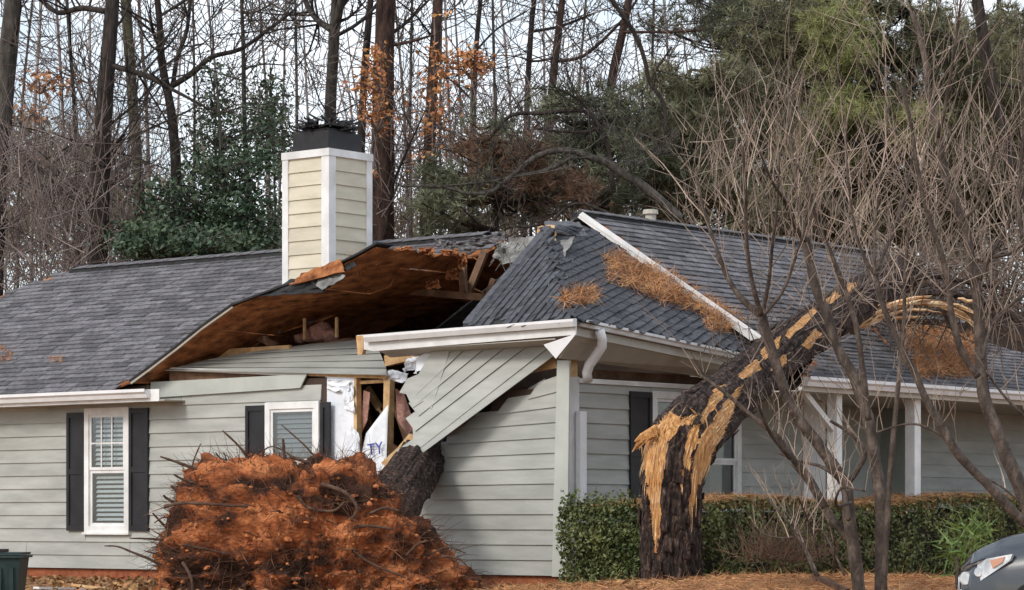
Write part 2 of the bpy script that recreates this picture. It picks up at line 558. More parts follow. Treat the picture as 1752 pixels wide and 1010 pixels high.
# --- side wall
BR = b_at(1392)
sw = (b_at(1112), b_at(1264))
shb = (b_at(1074), b_at(1111))
SWZ = (0.7, ab(on_a(1180, 673, 0))[2])
SWT = ab(on_a(1000, 655, 0))[2]
w = MB(); w.box(0.0, 0.10, 0.102, sw[0] + .02, 0.022, 2.33); w.box(0.0, 0.10, sw[1] - .02, BR, 0.022, 2.33)
w.box(0.0, 0.10, sw[0] + .02, sw[1] - .02, 0.022, SWZ[0] + .02); w.box(0.0, 0.10, sw[0] + .02, sw[1] - .02, SWZ[1] - .02, 2.33)
side_wall = w.build('wall', 'interior', house)
k = 0
while ZB + k * BP < SWT - 0.02:
    z = ZB + k * BP
    h = min(BP, SWT - z)
    segs = [(0.0, BR)]
    if z + h > SWZ[0] and z < SWZ[1] - 0.03:
        segs = [(0.0, sw[0] - 0.004), (sw[1] + 0.004, BR)]
    if z + h > SWZ[0] and z < SWZ[0] - .035: lap_board(side_wall, hp(0, 0, 0), DB, NB, sw[0] - .002, sw[1] + .002, z, h=SWZ[0] - .03 - z - .012)
    if z < SWZ[1] - .03 and z + h > SWZ[1]: lap_board(side_wall, hp(0, 0, 0), DB, NB, sw[0] - .002, sw[1] + .002, SWZ[1], h=z + h - SWZ[1])
    for s0, s1 in segs:
        lap_board(side_wall, hp(0, 0, 0), DB, NB, s0, s1, z, h=h)
    k += 1
# the far stretch of the side wall, right of the porch door
BP0, BP1 = b_at(1570, 0.3), 14.0
w = MB(); w.box(0.30, 0.40, BP0, BP1, 0.022, 2.5)
porch_wall = w.build('wall', 'interior', house)
for k in range(14):
    lap_board(porch_wall, hp(0.3, 0, 0), DB, NB, BP0, BP1, ZB + k * BP)
# door recess between them
w = MB()
w.box(0.9, 0.95, BR - 0.3, BP0 + 0.3, -0.05, 2.5)
w.box(0.0, 0.9, BR, BR + 0.06, -0.05, 2.5)
w.box(0.40, 0.9, BP0, BP0 + 0.06, -0.05, 2.5)
w.build('door_recess', 'siding_trim', house)
# rear, far end walls and the rear block: plain, hidden from the road
w = MB(); w.box(A_L - 0.1, A_L, 0.10, 7.0, 0.022, 2.44); w.build('wall', 'siding', house)
w = MB(); w.box(5.2, A_L, 6.9, 7.0, 0.022, 2.44); w.build('wall', 'siding', house)
w = MB(); w.box(5.1, 5.2, 6.9, 14, 0.022, 2.44); w.box(0.4, 5.1, 13.9, 14, 0.022, 2.44); w.build('wall', 'siding', house)
w = MB(); w.box(0.1, A_L - 0.1, 0.10, 7.0, -0.05, 0.0); w.build('floor', 'interior', house)
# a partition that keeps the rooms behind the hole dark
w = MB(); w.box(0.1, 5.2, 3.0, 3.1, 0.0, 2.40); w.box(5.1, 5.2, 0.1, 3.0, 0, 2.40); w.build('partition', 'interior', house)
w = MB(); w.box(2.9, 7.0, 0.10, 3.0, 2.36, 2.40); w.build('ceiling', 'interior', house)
# brick foundation band
w = MB(); w.box(0.03, A_L - 0.05, 0.03, 0.2, -0.5, ZB + 0.005); w.box(0.03, 0.2, 0.21, BR - 0.02, -0.5, ZB + 0.005)
w.box(0.33, 0.5, BP0 + 0.03, 13.9, -0.5, ZB + 0.005)
w.build('foundation', 'brick_red', house)

# --- trim
def strip(name, pts, w, mat, parent=house, **kw):
    mb = MB(); mb.prism(pts, w); return mb.build(name, mat, parent, **kw)
cb = lambda x, y, b=-0.03: on_b(x, y, b)
strip('corner_board', [cb(944, 987), cb(970, 987), cb(974, 617), cb(953, 617)], DB * 0.025, 'siding_trim')
ca = lambda x, y, a=-0.03: on_a(x, y, a)
strip('corner_board', [ca(971, 986), ca(991, 986), ca(991, 645), ca(975, 645)], DA * 0.025, 'white_paint')
strip('frieze_board', [ca(991, 655, -.04), ca(1215, 668, -.04), ca(1215, 660, -.04), ca(991, 647, -.04)], DA * 0.04, 'white_paint')
# window trim at the wall end and porch post
strip('corner_board', [ca(1376, 980, -.03), ca(1412, 980, -.03), ca(1412, 640, -.03), ca(1376, 640, -.03)], DA * 0.03, 'white_paint')
strip('corner_board', [ca(1416, 980, .02), ca(1436, 980, .02), ca(1436, 660, .02), ca(1416, 660, .02)], DA * 0.03, 'siding_trim')
w = MB(); PB = b_at(1562, -1.42); w.box(-1.49, -1.35, PB - 0.075, PB + 0.075, -0.1, 2.32)
w.build('porch_post', 'white_paint', house)
w = MB(); PB2 = b_at(1428, -1.42); w.box(-1.49, -1.35, PB2 - 0.06, PB2 + 0.06, -0.1, 2.32)
w.build('porch_post', 'white_paint', house)
w = MB(); w.bar(hp(-1.42, PB2, 1.75), hp(-1.42, PB2 - 0.75, 2.25), 0.07, 0.07)
w.build('porch_brace', 'white_paint', house)

# --- windows
def window(o0, du, dn, u0, u1, z0, z1, label, slats=(), slat_mat='blind', muntins=False, inset=0.03, rail=0.5):
    def P(u, z, n): return o0 + du * u + UP * z + dn * n
    def bx(mb, ua, ub, za, zb, na, nb): mb.hexa([P(ua, za, nb), P(ub, za, nb), P(ub, zb, nb), P(ua, zb, nb)], dn * (na - nb))
    f = MB(); t = 0.085
    bx(f, u0, u0 + t, z0, z1, 0.0, 0.045); bx(f, u1 - t, u1, z0, z1, 0.0, 0.045)
    bx(f, u0 + t, u1 - t, z1 - t, z1, 0.0, 0.043); bx(f, u0 + t, u1 - t, z0, z0 + t, 0.0, 0.043)
    bx(f, u0 - 0.02, u1 + 0.02, z0 - 0.03, z0, 0.0, 0.07)
    fr = f.build('window', 'white_paint', house)
    if label: fr['label'] = label
    zm = z0 + (z1 - z0) * rail
    for za, zb, n in ((z0 + t, zm, 0.012), (zm, z1 - t, 0.026)):
        s = MB(); k = 0.04
        bx(s, u0 + t, u0 + t + k, za, zb, n - 0.02, n); bx(s, u1 - t - k, u1 - t, za, zb, n - 0.02, n)
        bx(s, u0 + t + k, u1 - t - k, za, za + k, n - 0.02, n - 0.002); bx(s, u0 + t + k, u1 - t - k, zb - k, zb, n - 0.02, n - 0.002)
        s.build('sash', 'white_paint', fr)
        g = MB(); bx(g, u0 + t + k, u1 - t - k, za + k, zb - k, n - 0.014, n - 0.010)
        g.build('pane', 'glass', fr)
        if slats:
            zz = za + k + 0.03
            while zz < zb - k - 0.01:
                sl = MB()
                sl.hexa([P(u0 + t + k + .01, zz, n - .060), P(u1 - t - k - .01, zz, n - .060), P(u1 - t - k - .01, zz + slats[1], n - .082), P(u0 + t + k + .01, zz + slats[1], n - .082)], dn * -0.003)
                sl.build('blind_slat', slat_mat, fr)
                zz += slats[0]
        if muntins and za > z0 + 0.3:
            for q in (0.35, 0.68):
                uu = u0 + t + k + (u1 - u0 - 2 * t - 2 * k) * q
                m = MB(); bx(m, uu - .011, uu + .011, za + k, zb - k, n - .009, n + .002); m.build('muntin', 'white_paint', fr)
            m = MB(); q = za + k + (zb - za - 2 * k) * 0.48
            bx(m, u0 + t + k, u1 - t - k, q - .011, q + .011, n - .0085, n + .001); m.build('muntin', 'white_paint', fr)
    return fr

def shutter(o0, du, dn, u0, u1, z0, z1, label=None):
    def P(u, z, n): return o0 + du * u + UP * z + dn * n
    def bx(mb, ua, ub, za, zb, na, nb): mb.hexa([P(ua, za, nb), P(ub, za, nb), P(ub, zb, nb), P(ua, zb, nb)], dn * (na - nb))
    s = MB(); k = 0.05; zm = z0 + (z1 - z0) * 0.5
    bx(s, u0, u0 + k, z0, z1, 0.018, 0.05); bx(s, u1 - k, u1, z0, z1, 0.018, 0.05)
    for za, zb in ((z0, z0 + .07), (zm - .035, zm + .035), (z1 - .07, z1)):
        bx(s, u0 + k, u1 - k, za, zb, 0.018, 0.048)
    o = s.build('shutter', 'shutter_paint', house)
    if label: o['label'] = label
    for za, zb in ((z0 + .07, zm - .035), (zm + .035, z1 - .07)):
        p = MB(); bx(p, u0 + k, u1 - k, za, zb, 0.018, 0.034); p.build('shutter_panel', 'shutter_paint', o)
    return o

H0 = hp(0, 0, 0)
window(H0, DA, NA, win1[0], win1[1], W1Z[0], W1Z[1], 'narrow white window with white slatted blinds', (0.062, 0.036), 'blind', True)
shutter(H0, DA, NA, a_at(147.3), a_at(118), W1Z[0] + .02, W1Z[1] - .05)
shutter(H0, DA, NA, a_at(257), a_at(224.7), W1Z[0] + .02, W1Z[1] - .02)
window(H0, DA, NA, win2[0], win2[1], W2Z[0], W2Z[1], 'white window with grey blinds behind the root ball', (0.06, 0.05), 'blind_grey')
shutter(H0, DA, NA, a_at(456.4), a_at(424), W2Z[0] + .05, W2Z[1] - .03)
t = shutter(H0 + NA * 0.03, DA, NA, a_at(571), a_at(555), W2Z[0] + .15, W2Z[1] - .02, 'broken dark shutter beside the torn wall')
window(H0, DB, NB, sw[0], sw[1], SWZ[0], SWZ[1], 'dark side window behind the snapped pine trunk', rail=0.46)
shutter(H0, DB, NB, shb[0], shb[1] - .005, SWZ[0] + .02, SWZ[1] - .02)

# --- torn corner of the front wall: sheathing, studs, dark opening
def bplate(name, px, b, th, mat, parent=house):
    return strip(name, [on_b(x, y, b) for x, y in px], DB * th, mat, parent)
bplate('sheathing_panel', [(551, 800), (604, 812), (606, 641), (557, 643)], 0.012, 0.012, 'house_wrap')
for x0, y0, x1, y1, ww in ((611, 812, 609, 640, .10), (663, 790, 666, 650, .11)):
    mb = MB(); mb.bar(on_b(x0, y0, .06), on_b(x1, y1, .06), ww * .9, .09, side=DA); mb.build('stud', 'raw_wood', house)
mb = MB(); mb.bar(on_b(527, 640, .05), on_b(664, 645, .05), .09, .05, side=DB); mb.build('top_plate', 'raw_wood', house)
mb = MB(); mb.bar(on_b(612, 655, .10), on_b(664, 652, .10), .05, .04, side=DB); mb.build('top_plate', 'raw_wood', house)
mb = MB(); mb.bar(on_b(662, 618, .10), on_b(713, 606, .10), .09, .13, side=DB); mb.build('header_beam', 'raw_wood', house)
for p, q, m_ in (((640, 800), (622, 670), 'old_wood'), ((660, 760), (712, 790), 'old_wood'), ((628, 664), (650, 700), 'raw_wood'), ((700, 760), (676, 690), 'old_wood'), ((690, 700), (712, 745), 'old_wood')):
    mb = MB(); mb.bar(on_b(*p, .5), on_b(*q, .55), .05, .09, side=DB); mb.build('broken_lath', m_, house)
rgl = random.Random(31)
for k in range(22):
    x, y = rgl.uniform(622, 712), rgl.uniform(665, 790)
    an = rgl.uniform(0, 3.14); L_ = rgl.uniform(8, 30)
    mb = MB(); mb.bar(on_b(x, y, rgl.uniform(.15, .9)), on_b(x + math.cos(an) * L_, y + math.sin(an) * L_, rgl.uniform(.15, .9)), rgl.uniform(.015, .05), rgl.uniform(.01, .03)); mb.build('broken_lath', rgl.choice(['old_wood', 'raw_wood', 'torn_felt', 'old_wood']), house)
scrap_list = []
# drywall and torn liner seen through the hole
bplate('liner_scrap', [(617, 745), (622, 668), (633, 672), (628, 720)], 0.12, 0.01, 'insulation')
bplate('liner_scrap', [(676, 665), (690, 672), (712, 735), (700, 748), (680, 720)], 0.35, 0.01, 'insulation')
for i, (pp_, bb_) in enumerate((([(590, 700), (606, 706), (604, 660), (586, 664)], -.02), ([(560, 668), (596, 672), (600, 652), (562, 650)], -.02), ([(708, 640), (730, 628), (742, 604), (716, 610)], -.12), ([(655, 650), (690, 655), (700, 640), (668, 632)], .05), ([(690, 640), (718, 628), (716, 610), (694, 616)], .0), ([(600, 800), (618, 806), (614, 742), (602, 730)], -.05))):
    scrap_list.append((pp_, bb_, i))
# hanging wrap with its blue print
wr = MB()
n_u, n_v = 8, 10
q = [(604, 845), (660, 828), (664, 692), (626, 742)]
for j in range(n_v + 1):
    for i in range(n_u + 1):
        u, v = i / n_u, j / n_v
        x = (q[0][0] * (1 - u) + q[1][0] * u) * (1 - v) + (q[3][0] * (1 - u) + q[2][0] * u) * v
        y = (q[0][1] * (1 - u) + q[1][1] * u) * (1 - v) + (q[3][1] * (1 - u) + q[2][1] * u) * v
        wr.v.append(on_b(x, y, -0.04 + 0.03 * math.sin(u * 9 + v * 2) * (1 - u)))
for j in range(n_v):
    for i in range(n_u):
        k = j * (n_u + 1) + i
        wr.f.append((k, k + 1, k + n_u + 2, k + n_u + 1))
wrap = wr.build('house_wrap', 'house_wrap', house, smooth=True)
md = wrap.modifiers.new('thickness', 'SOLIDIFY'); md.thickness = 0.003
fc = bpy.data.curves.new('lettering', 'FONT'); fc.body = 'TY'; fc.size = 0.21; fc.extrude = 0.001; fc.align_x = 'CENTER'
tmp = bpy.data.objects.new('tmp', fc); COL.objects.link(tmp)
bpy.context.view_layer.update()
me = bpy.data.meshes.new_from_object(tmp.evaluated_get(bpy.context.evaluated_depsgraph_get()))
bpy.data.objects.remove(tmp)
me.materials.clear(); me.materials.append(M['blue_print'])
pc = on_b(643, 778, -0.085)
let = link('lettering', me, wrap, pc)
xa = (-DA * 0.97 + UP * 0.12).normalized(); za = (-DB); ya = za.cross(xa)
let.matrix_basis = Matrix.Translation(let.location) @ Matrix((xa, ya, za)).transposed().to_4x4()

# --- the torn sheet of siding that hangs over the hole
s0, s1, s2 = on_b(665, 785, -0.50), on_b(725, 600, -0.22), on_b(942, 597, -0.06)
FN = (s1 - s0).cross(s2 - s0).normalized()
if FN.y > 0: FN = -FN
def fl(x, y, n=0.0): return on_plane(x, y, s0 + FN * n, FN)
FLAP = [  # lower-left end, lower-right, upper-right, upper-left of each board, lowest first
    [(679, 770), (688, 801), (947, 609), (944, 590)],
    [(706, 733), (708, 775), (941, 592), (903, 590)],
    [(694, 716), (710, 738), (905, 589), (868, 590)],
    [(699, 690), (716, 712), (870, 589), (834, 591)],
    [(712, 668), (714, 690), (836, 590), (800, 593)],
    [(722, 650), (712, 676), (800, 592), (772, 595)],
]
flapg = MB()
flapg.prism([fl(712, 776, -.03), fl(938, 606, -.03), fl(930, 593, -.03), fl(776, 598, -.03), fl(716, 672, -.03)], -FN * 0.012)
flap = flapg.build('torn_siding', 'old_wood', house)
for i, b_ in enumerate(FLAP):
    mb = MB(); lo, lo2, hi2, hi = b_
    mb.prism([fl(*lo, .0), fl(*lo2, .024), fl(*hi2, .024), fl(*hi, .0)], -FN * 0.012)
    mb.build('siding_board', 'siding', flap)
for pts, n in (([(690, 664), (706, 698), (724, 686), (738, 700), (770, 598), (741, 597), (716, 640)], .02),
               ([(683, 672), (697, 648), (742, 630), (747, 640), (714, 690), (702, 676)], -.02)):
    mb = MB(); mb.prism([fl(x, y, n) for x, y in pts], -FN * 0.012); mb.build('siding_board', 'siding', flap)
mb = MB(); mb.prism([fl(712, 612, -.05), fl(738, 600, -.05), fl(734, 630, -.05), fl(712, 636, -.05)], -FN * .006); mb.build('house_wrap', 'house_wrap', flap)
# slipped boards in the dark gap under the sheet
bplate('slipped_board', [(775, 742), (932, 648), (936, 664), (800, 748)], 0.03, 0.012, 'siding')
bplate('slipped_board', [(760, 748), (775, 742), (812, 712), (800, 708), (772, 728)], -0.04, 0.012, 'old_wood')
bplate('slipped_board', [(716, 776), (752, 770), (757, 799), (728, 804)], 0.05, 0.02, 'old_wood')
bplate('wall_splinter', [(897, 632), (948, 612), (952, 630), (900, 640)], 0.02, 0.03, 'raw_wood')
bplate('wall_splinter', [(652, 792), (680, 766), (700, 742), (712, 748), (690, 778), (660, 800)], -0.30, 0.05, 'raw_wood')

# --- frieze board knocked loose and the leaning gable siding above it
bplate('frieze_board', [(257, 681), (513, 664), (525, 640), (258, 654)], -0.05, 0.02, 'siding_trim')
bplate('frieze_board', [(276, 634), (520, 644), (520, 638), (276, 628)], -0.02, 0.03, 'white_paint')
bplate('gap_board', [(290, 655), (505, 645), (500, 636), (290, 634)], 0.04, 0.01, 'old_wood')
g0, g1, g2 = on_b(285, 634, 0.0), on_b(660, 640, 0.0), on_b(600, 577, 0.9)
GN = (g1 - g0).cross(g2 - g0).normalized()
if GN.z < 0: GN = -GN
def gl(x, y, n=0.0): return on_plane(x, y, g0 + GN * n, GN)
gb = MB(); gb.prism([gl(280, 634, -.02), gl(660, 641, -.02), gl(636, 582, -.02), gl(597, 578, -.02), gl(372, 613, -.02)], -GN * .012)
gable = gb.build('gable_wall', 'old_wood', house)
GL = [((278, 633), (662, 641)), ((306, 627), (660, 628)), ((332, 621), (655, 615)), ((356, 615), (650, 603)), ((420, 604), (644, 592)), ((520, 590), (632, 580))]
for (l0, r0), (l1, r1) in zip(GL[:-1], GL[1:]):
    mb = MB(); mb.prism([gl(*l0, .034), gl(*r0, .034), gl(*r1, 0), gl(*l1, 0)], -GN * .012)
    mb.build('siding_board', 'siding', gable)

# --- gutters, fascia, soffit
def profile(name, p, q, prof, out, mat, parent=house):
    """extrude a profile of (out, up) points from p to q"""
    mb = MB(); n = len(prof)
    vs = [p + out * u + UP * v for u, v in prof] + [q + out * u + UP * v for u, v in prof]
    fs = [(i, i + n, (i + 1) % n + n, (i + 1) % n) for i in range(n)] + [tuple(range(n)), tuple(range(2 * n - 1, n - 1, -1))]
    mb.add(vs, fs); return mb.build(name, mat, parent)
KG = [(0, -.11), (.055, -.11), (.075, -.06), (.105, -.035), (.105, .005), (.097, .005), (.097, -.005), (.01, -.005), (0, 0)]
GZ = ab(on_b(127, 671, -0.5))[2]
ga0 = a_at(247, -0.5)
profile('gutter', hp(ga0, -.40, GZ), hp(A_L + .3, -.40, GZ), KG, NA, 'white_metal')
profile('fascia', hp(a_at(272, -.4), -.385, GZ), hp(A_L + .3, -.385, GZ), [(0, -.155), (.014, -.155), (.014, 0), (0, 0)], NA, 'white_paint')
w = MB(); w.box(ga0 - .25, A_L + .3, -.384, -0.002, GZ - .15, GZ - .135); w.build('soffit', 'beige_soffit', house)
# the raised corner eave
e0, e1 = on_b(610, 573, -.45), on_b(985, 545, -.45)
strip('fascia', [on_b(610, 574, -.45), on_b(985, 545, -.45), on_b(985, 573, -.45), on_b(640, 601, -.45), on_b(622, 598, -.45)], DB * .02, 'white_paint')
profile('gutter', on_b(628, 574, -.47), on_b(987, 546, -.47), [(0, -.085), (.04, -.085), (.07, -.03), (.07, .0), (0, .0)], NA, 'white_metal')
strip('fascia', [on_b(609, 575, -.46), on_b(621, 574, -.46), on_b(621, 600, -.46), on_b(619, 607, -.46), on_b(612, 607, -.46)], DB * .06, 'raw_wood')
strip('soffit', [on_b(648, 601, -.43), on_b(950, 581, -.43), on_b(955, 590, -.12), on_b(668, 612, -.12)], UP * .012, 'beige_soffit')
strip('bent_flashing', [on_b(930, 590, -.50), on_b(986, 571, -.50), on_b(951, 614, -.48)], DB * .006, 'white_metal')
f2 = (on_a(987, 546, -.47), on_a(1290, 611, -.47))
profile('gutter', f2[0], f2[1], [(0, -.08), (.05, -.08), (.065, -.045), (.09, -.03), (.09, .0), (0, .0)], NB, 'white_metal')
strip('fascia', [on_a(982, 560, -.45), on_a(1290, 622, -.45), on_a(1290, 636, -.45), on_a(985, 574, -.45)], DA * .015, 'beige_soffit')
strip('soffit', [on_a(985, 574, -.44), on_a(1292, 637, -.44), on_a(1262, 652, -.12), on_a(957, 613, -.12)], DA * .012, 'beige_soffit')
vent = MB()
for i in range(7):
    p = on_a(993 + i * 4.2, 586 + i * .8, -.43); vent.bar(p, p - UP * .012, .012, .006)
vent.build('soffit_vent', 'shutter_paint', house)
strip('wall_splinter', [on_a(978, 612, 0), on_a(988, 614, 0), on_a(988, 648, 0), on_a(976, 645, 0)], DA * .08, 'raw_wood')
mb = MB(); mb.bar(on_a(1005, 640, .2), on_a(1215, 652, .2), .09, .10); mb.build('top_plate', 'old_wood', house)
# downspout: S elbow above, straight piece below
mb = MB()
ds = [(1026, 566), (1030, 580), (1030, 592), (1020, 608), (1008, 625), (1004, 638), (1006, 652)]
aa = [-.54, -.53, -.50, -.40, -.30, -.24, -.22]
pts = [on_a(x, y, a) for (x, y), a in zip(ds, aa)]
mb.tube(pts, [.058] * 7, 10)
mb.build('downspout', 'white_metal', house, smooth=True)
w = MB(); db = b_at(993, -.08); w.box(-.115, -.045, db - .045, db + .075, -.05, ab(on_a(993, 704, -.08))[2]); w.build('downspout', 'white_metal', house)

# ================================================================ roofs
PITCH = 0.54
def zM(b): return GZ + 0.02 + (b + .42) * PITCH
RIDGE_B = 3.5
ZR = zM(RIDGE_B)
AH = 12.4
def inpoly(x, y, poly):
    c = False
    n = len(poly)
    for i in range(n):
        x0, y0 = poly[i]; x1, y1 = poly[i - 1]
        if (y0 > y) != (y1 > y) and x < (x1 - x0) * (y - y0) / (y1 - y0) + x0: c = not c
    return c

def shingle_verts(o0, du, dv, dn, u, v, L, E, rr):
    """one tab: butt edge proud, 16 mm thick at the butt"""
    h = E + .02
    t = 0.015 + rr * 0.010
    P = lambda uu, vv, n: o0 + du * uu + dv * vv + dn * n
    return [P(u, v, t), P(u + L, v, t), P(u + L, v + h, .003), P(u, v + h, .003), P(u, v, 0), P(u + L, v, 0)]
SF = [(0, 1, 2, 3), (0, 4, 5, 1), (0, 3, 4), (1, 5, 2)]

def shingle_field(parent, o0, du, dv, dn, poly, mat, E=.142, L=.31, single=0, name='shingles', keep=None, rows=None):
    """lay tabs over the (u,v) polygon; the first `single` tabs become objects, the rest one mesh"""
    us = [p[0] for p in poly]; vs = [p[1] for p in poly]
    mb = MB(); n = 0; rg = random.Random(len(poly) * 7 + int(abs(max(us)) * 10))
    shared = None
    v = min(vs); row = 0
    while v < max(vs):
        u = min(us) - L + (row % 2) * L * .5 + rg.uniform(0, L * .3)
        while u < max(us):
            l = L * rg.uniform(.75, 1.2)
            if inpoly(u + l / 2, v + E * .5, poly):
                if n < single:
                    q = MB(); q.add(shingle_verts(o0, du, dv, dn, u, v + rg.uniform(-.008, .008), l - .008, E, rg.random() * 1.5), SF)
                    q.build('shingle', mat, parent)
                else:
                    mb.add(shingle_verts(o0, du, dv, dn, u, v + rg.uniform(-.006, .006), l - .012, E, rg.random()), SF)
                n += 1
            u += l
        v += E; row += 1
    if mb.v: mb.build(name, mat, parent, kind='stuff')
    return n

SL = math.sqrt(1 + PITCH ** 2)
NM = (NA * PITCH + UP).normalized()
DVM = (DB + UP * PITCH).normalized()
# main roof of the left wing: front slope with a ragged right end
mp = [(A_L + .3, -.42), (7.25, -.42), (6.3, .55), (5.0, 1.32), (4.4, 2.2), (3.75, 2.95), (3.60, 3.15), (3.95, 3.22), (3.97, 3.5), (AH, 3.5)]
def roof_plane(name, pts, th, mat, parent=house):
    mb = MB(); mb.prism(pts, UP * -th); return mb.build(name, mat, parent)
roof = roof_plane('roof', [hp(a, b, zM(b) - .015) for a, b in mp], .03, 'osb')
n1 = shingle_field(roof, hp(0, -.42, zM(-.42) - .013), DA, DVM, NM, [(a, (b + .42) * SL) for a, b in mp], 'shingle')
# back slope and hip end
roof_plane('roof', [hp(A_L + .3, 7.42, zM(-.42)), hp(AH, 3.5, ZR - .02), hp(3.9, 3.5, ZR - .02), hp(2.2, 7.42, zM(-.42))], .03, 'osb')
hip = roof_plane('roof', [hp(A_L + .3, -.42, zM(-.42) - .02), hp(A_L + .3, 7.42, zM(-.42) - .02), hp(AH, 3.5, ZR - .02)], .03, 'shingle')
# ridge vent and ridge caps
rv = MB()
rv.box(4.0, AH - .15, 3.39, 3.61, ZR - .08, ZR + .004)
rv.build('ridge_vent', 'felt', house)
a = 4.0
while a < AH - .3:
    m2 = MB()
    m2.hexa([hp(a, 3.37, ZR + .012), hp(a + .285, 3.37, ZR + .006), hp(a + .285, 3.5, ZR + .05), hp(a, 3.5, ZR + .058)], UP * -.012)
    m2.hexa([hp(a, 3.5, ZR + .058), hp(a + .285, 3.5, ZR + .05), hp(a + .285, 3.63, ZR + .006), hp(a, 3.63, ZR + .012)], UP * -.012)
    m2.build('ridge_cap', 'shingle', house)
    a += .29

# torn gable slope lifted off the left: its brown underside faces the road
RK = [on_b(x, y, -.30) for x, y in ((226, 655), (255, 634), (300, 600), (350, 560), (400, 525), (470, 499), (540, 474), (582, 455), (618, 437), (650, 419))]
RKab = [ab(p) for p in RK]
def valley_b(z): return max(-.2, (z - GZ - .02) / PITCH - .42 - .04)
dk = MB(); rows = []
NB_ = 10
for i, (a, b, z) in enumerate(RKab):
    bmax = (1.60 + .05 * math.sin(i * 2.1)) if i > 7 else (2.2 + .1 * math.sin(i * 1.7) if i > 6 else 2.95)
    row = []
    for j in range(NB_ + 1):
        t = j / NB_
        bb = -.30 + (bmax + .30) * t
        row.append(hp(a, bb, z - .02 * math.sin(t * 3) + .01 * noise.noise(Vector((a * 2, bb * 2, 0)))))
    rows.append(row)
w_ = NB_ + 1
rgd = random.Random(21)
def resample(t):
    i = min(int(t), len(rows) - 2); u = t - i
    return [rows[i][j].lerp(rows[i + 1][j], u) for j in range(w_)]
def deck_piece(t0, t1, j0, j1, lift):
    q = MB(); n_ = 8; k_ = 10
    for r in range(n_ + 1):
        row = resample(t0 + (t1 - t0) * r / n_)
        for c_ in range(k_ + 1):
            f_ = j0 + (j1 - j0) * c_ / k_; jj = min(int(f_), NB_ - 1)
            p_ = row[jj].lerp(row[jj + 1], f_ - jj)
            if c_ == k_ and j1 >= NB_: p_ = p_ + DB * rgd.uniform(-.16, .05)
            if r == n_ and t1 >= len(rows) - 1.01: p_ = p_ + DA * rgd.uniform(-.02, .16) + UP * rgd.uniform(-.05, .01)
            q.v.append(p_ + UP * (lift + .006 * noise.noise(p_ * 3)))
    for r in range(n_):
        for c_ in range(k_):
            a_ = r * (k_ + 1) + c_
            q.f.append((a_, a_ + 1, a_ + k_ + 2, a_ + k_ + 1))
    return q
dk.hexa([rows[0][0], rows[0][-1], rows[1][-1], rows[1][0]], UP * .01)
deck = dk.build('torn_roof_deck', 'osb', house)
for t0, t1, j0, j1, lift in ((0.1, 2.97, 0, 3.6, 0), (0.1, 2.97, 3.63, NB_, -.008), (3.0, 5.47, 0, 5.5, -.004), (3.0, 5.47, 5.53, NB_, .004), (5.5, 7.5, 0, 4.2, .0), (5.5, 7.5, 4.23, NB_, -.01), (7.53, len(rows) - 1, 0, 5.0, -.004), (7.53, len(rows) - 1, 5.04, NB_, .005)):
    pn = deck_piece(t0, t1, j0, j1, lift).build('sheathing_panel', 'osb', deck)
    md = pn.modifiers.new('thickness', 'SOLIDIFY'); md.thickness = 0.016; md.offset = 0
deck['label'] = 'lifted roof deck showing its brown underside'
md = deck.modifiers.new('thickness', 'SOLIDIFY'); md.thickness = 0.018; md.offset = 0
# roofing felt on its upper side and the pale drip edge with its dark shingle lip
fe = MB(); dr = MB()
for i in range(len(RK) - 1):
    p, q = RK[i], RK[i + 1]
    d = (q - p).normalized(); n = d.cross(DB).normalized()
    if n.z < 0: n = -n
    fe.hexa([p + n * .012 - DB * .05, q + n * .012 - DB * .05, q + n * .035 - DB * .05, p + n * .035 - DB * .05], DB * .30)
    if i < 4: dr.hexa([p - n * .022 - DB * .03, q - n * .018 - DB * .03, q + n * .010 - DB * .03, p + n * .010 - DB * .03], DB * .022)
fe.build('roofing_felt', 'felt', deck); dr.build('drip_edge', 'beige_soffit', deck)
def scrap(name, px, b, mat, parent=house, amp=.05, th=.004, seed=0):
    """a crumpled torn sheet from picture corners q0..q3"""
    mb = MB(); n = 7; q = px
    bb = b if hasattr(b, '__len__') else [b] * 4
    for j in range(n + 1):
        for i in range(n + 1):
            u, v = i / n, j / n
            wts = ((1 - u) * (1 - v), u * (1 - v), u * v, (1 - u) * v)
            x = sum(w * p[0] for w, p in zip(wts, q)); y = sum(w * p[1] for w, p in zip(wts, q)); b0 = sum(w * p for w, p in zip(wts, bb))
            k = noise.noise(Vector((u * 3.1 + seed, v * 3.1, seed * 1.7)))
            edge = 4.0 * noise.noise(Vector((u * 9 + seed, v * 9, 3.3)))
            mb.v.append(on_b(x + edge, y + edge * .7, b0 + amp * k))
    for j in range(n):
        for i in range(n):
            k = j * (n + 1) + i
            mb.f.append((k, k + 1, k + n + 2, k + n + 1))
    o = mb.build(name, mat, parent)
    md = o.modifiers.new('thickness', 'SOLIDIFY'); md.thickness = th
    return o
scrap('roofing_felt', [(440, 508), (552, 500), (592, 466), (498, 478)], [-.36, -.40, -.34, -.24], 'felt', deck, .10, .006, 1)
scrap('roofing_felt', [(552, 497), (592, 472), (570, 462), (528, 480)], [-.45, -.42, -.3, -.3], 'torn_felt', deck, .05, .005, 2)
scrap('osb_scrap', [(496, 488), (588, 464), (582, 443), (516, 468)], [-.40, -.42, -.36, -.34], 'osb', deck, .03, .014, 3)
scrap('roofing_felt', [(586, 466), (610, 455), (606, 448), (583, 458)], [-.36, -.36, -.30, -.30], 'felt', deck, .04, .006, 4)
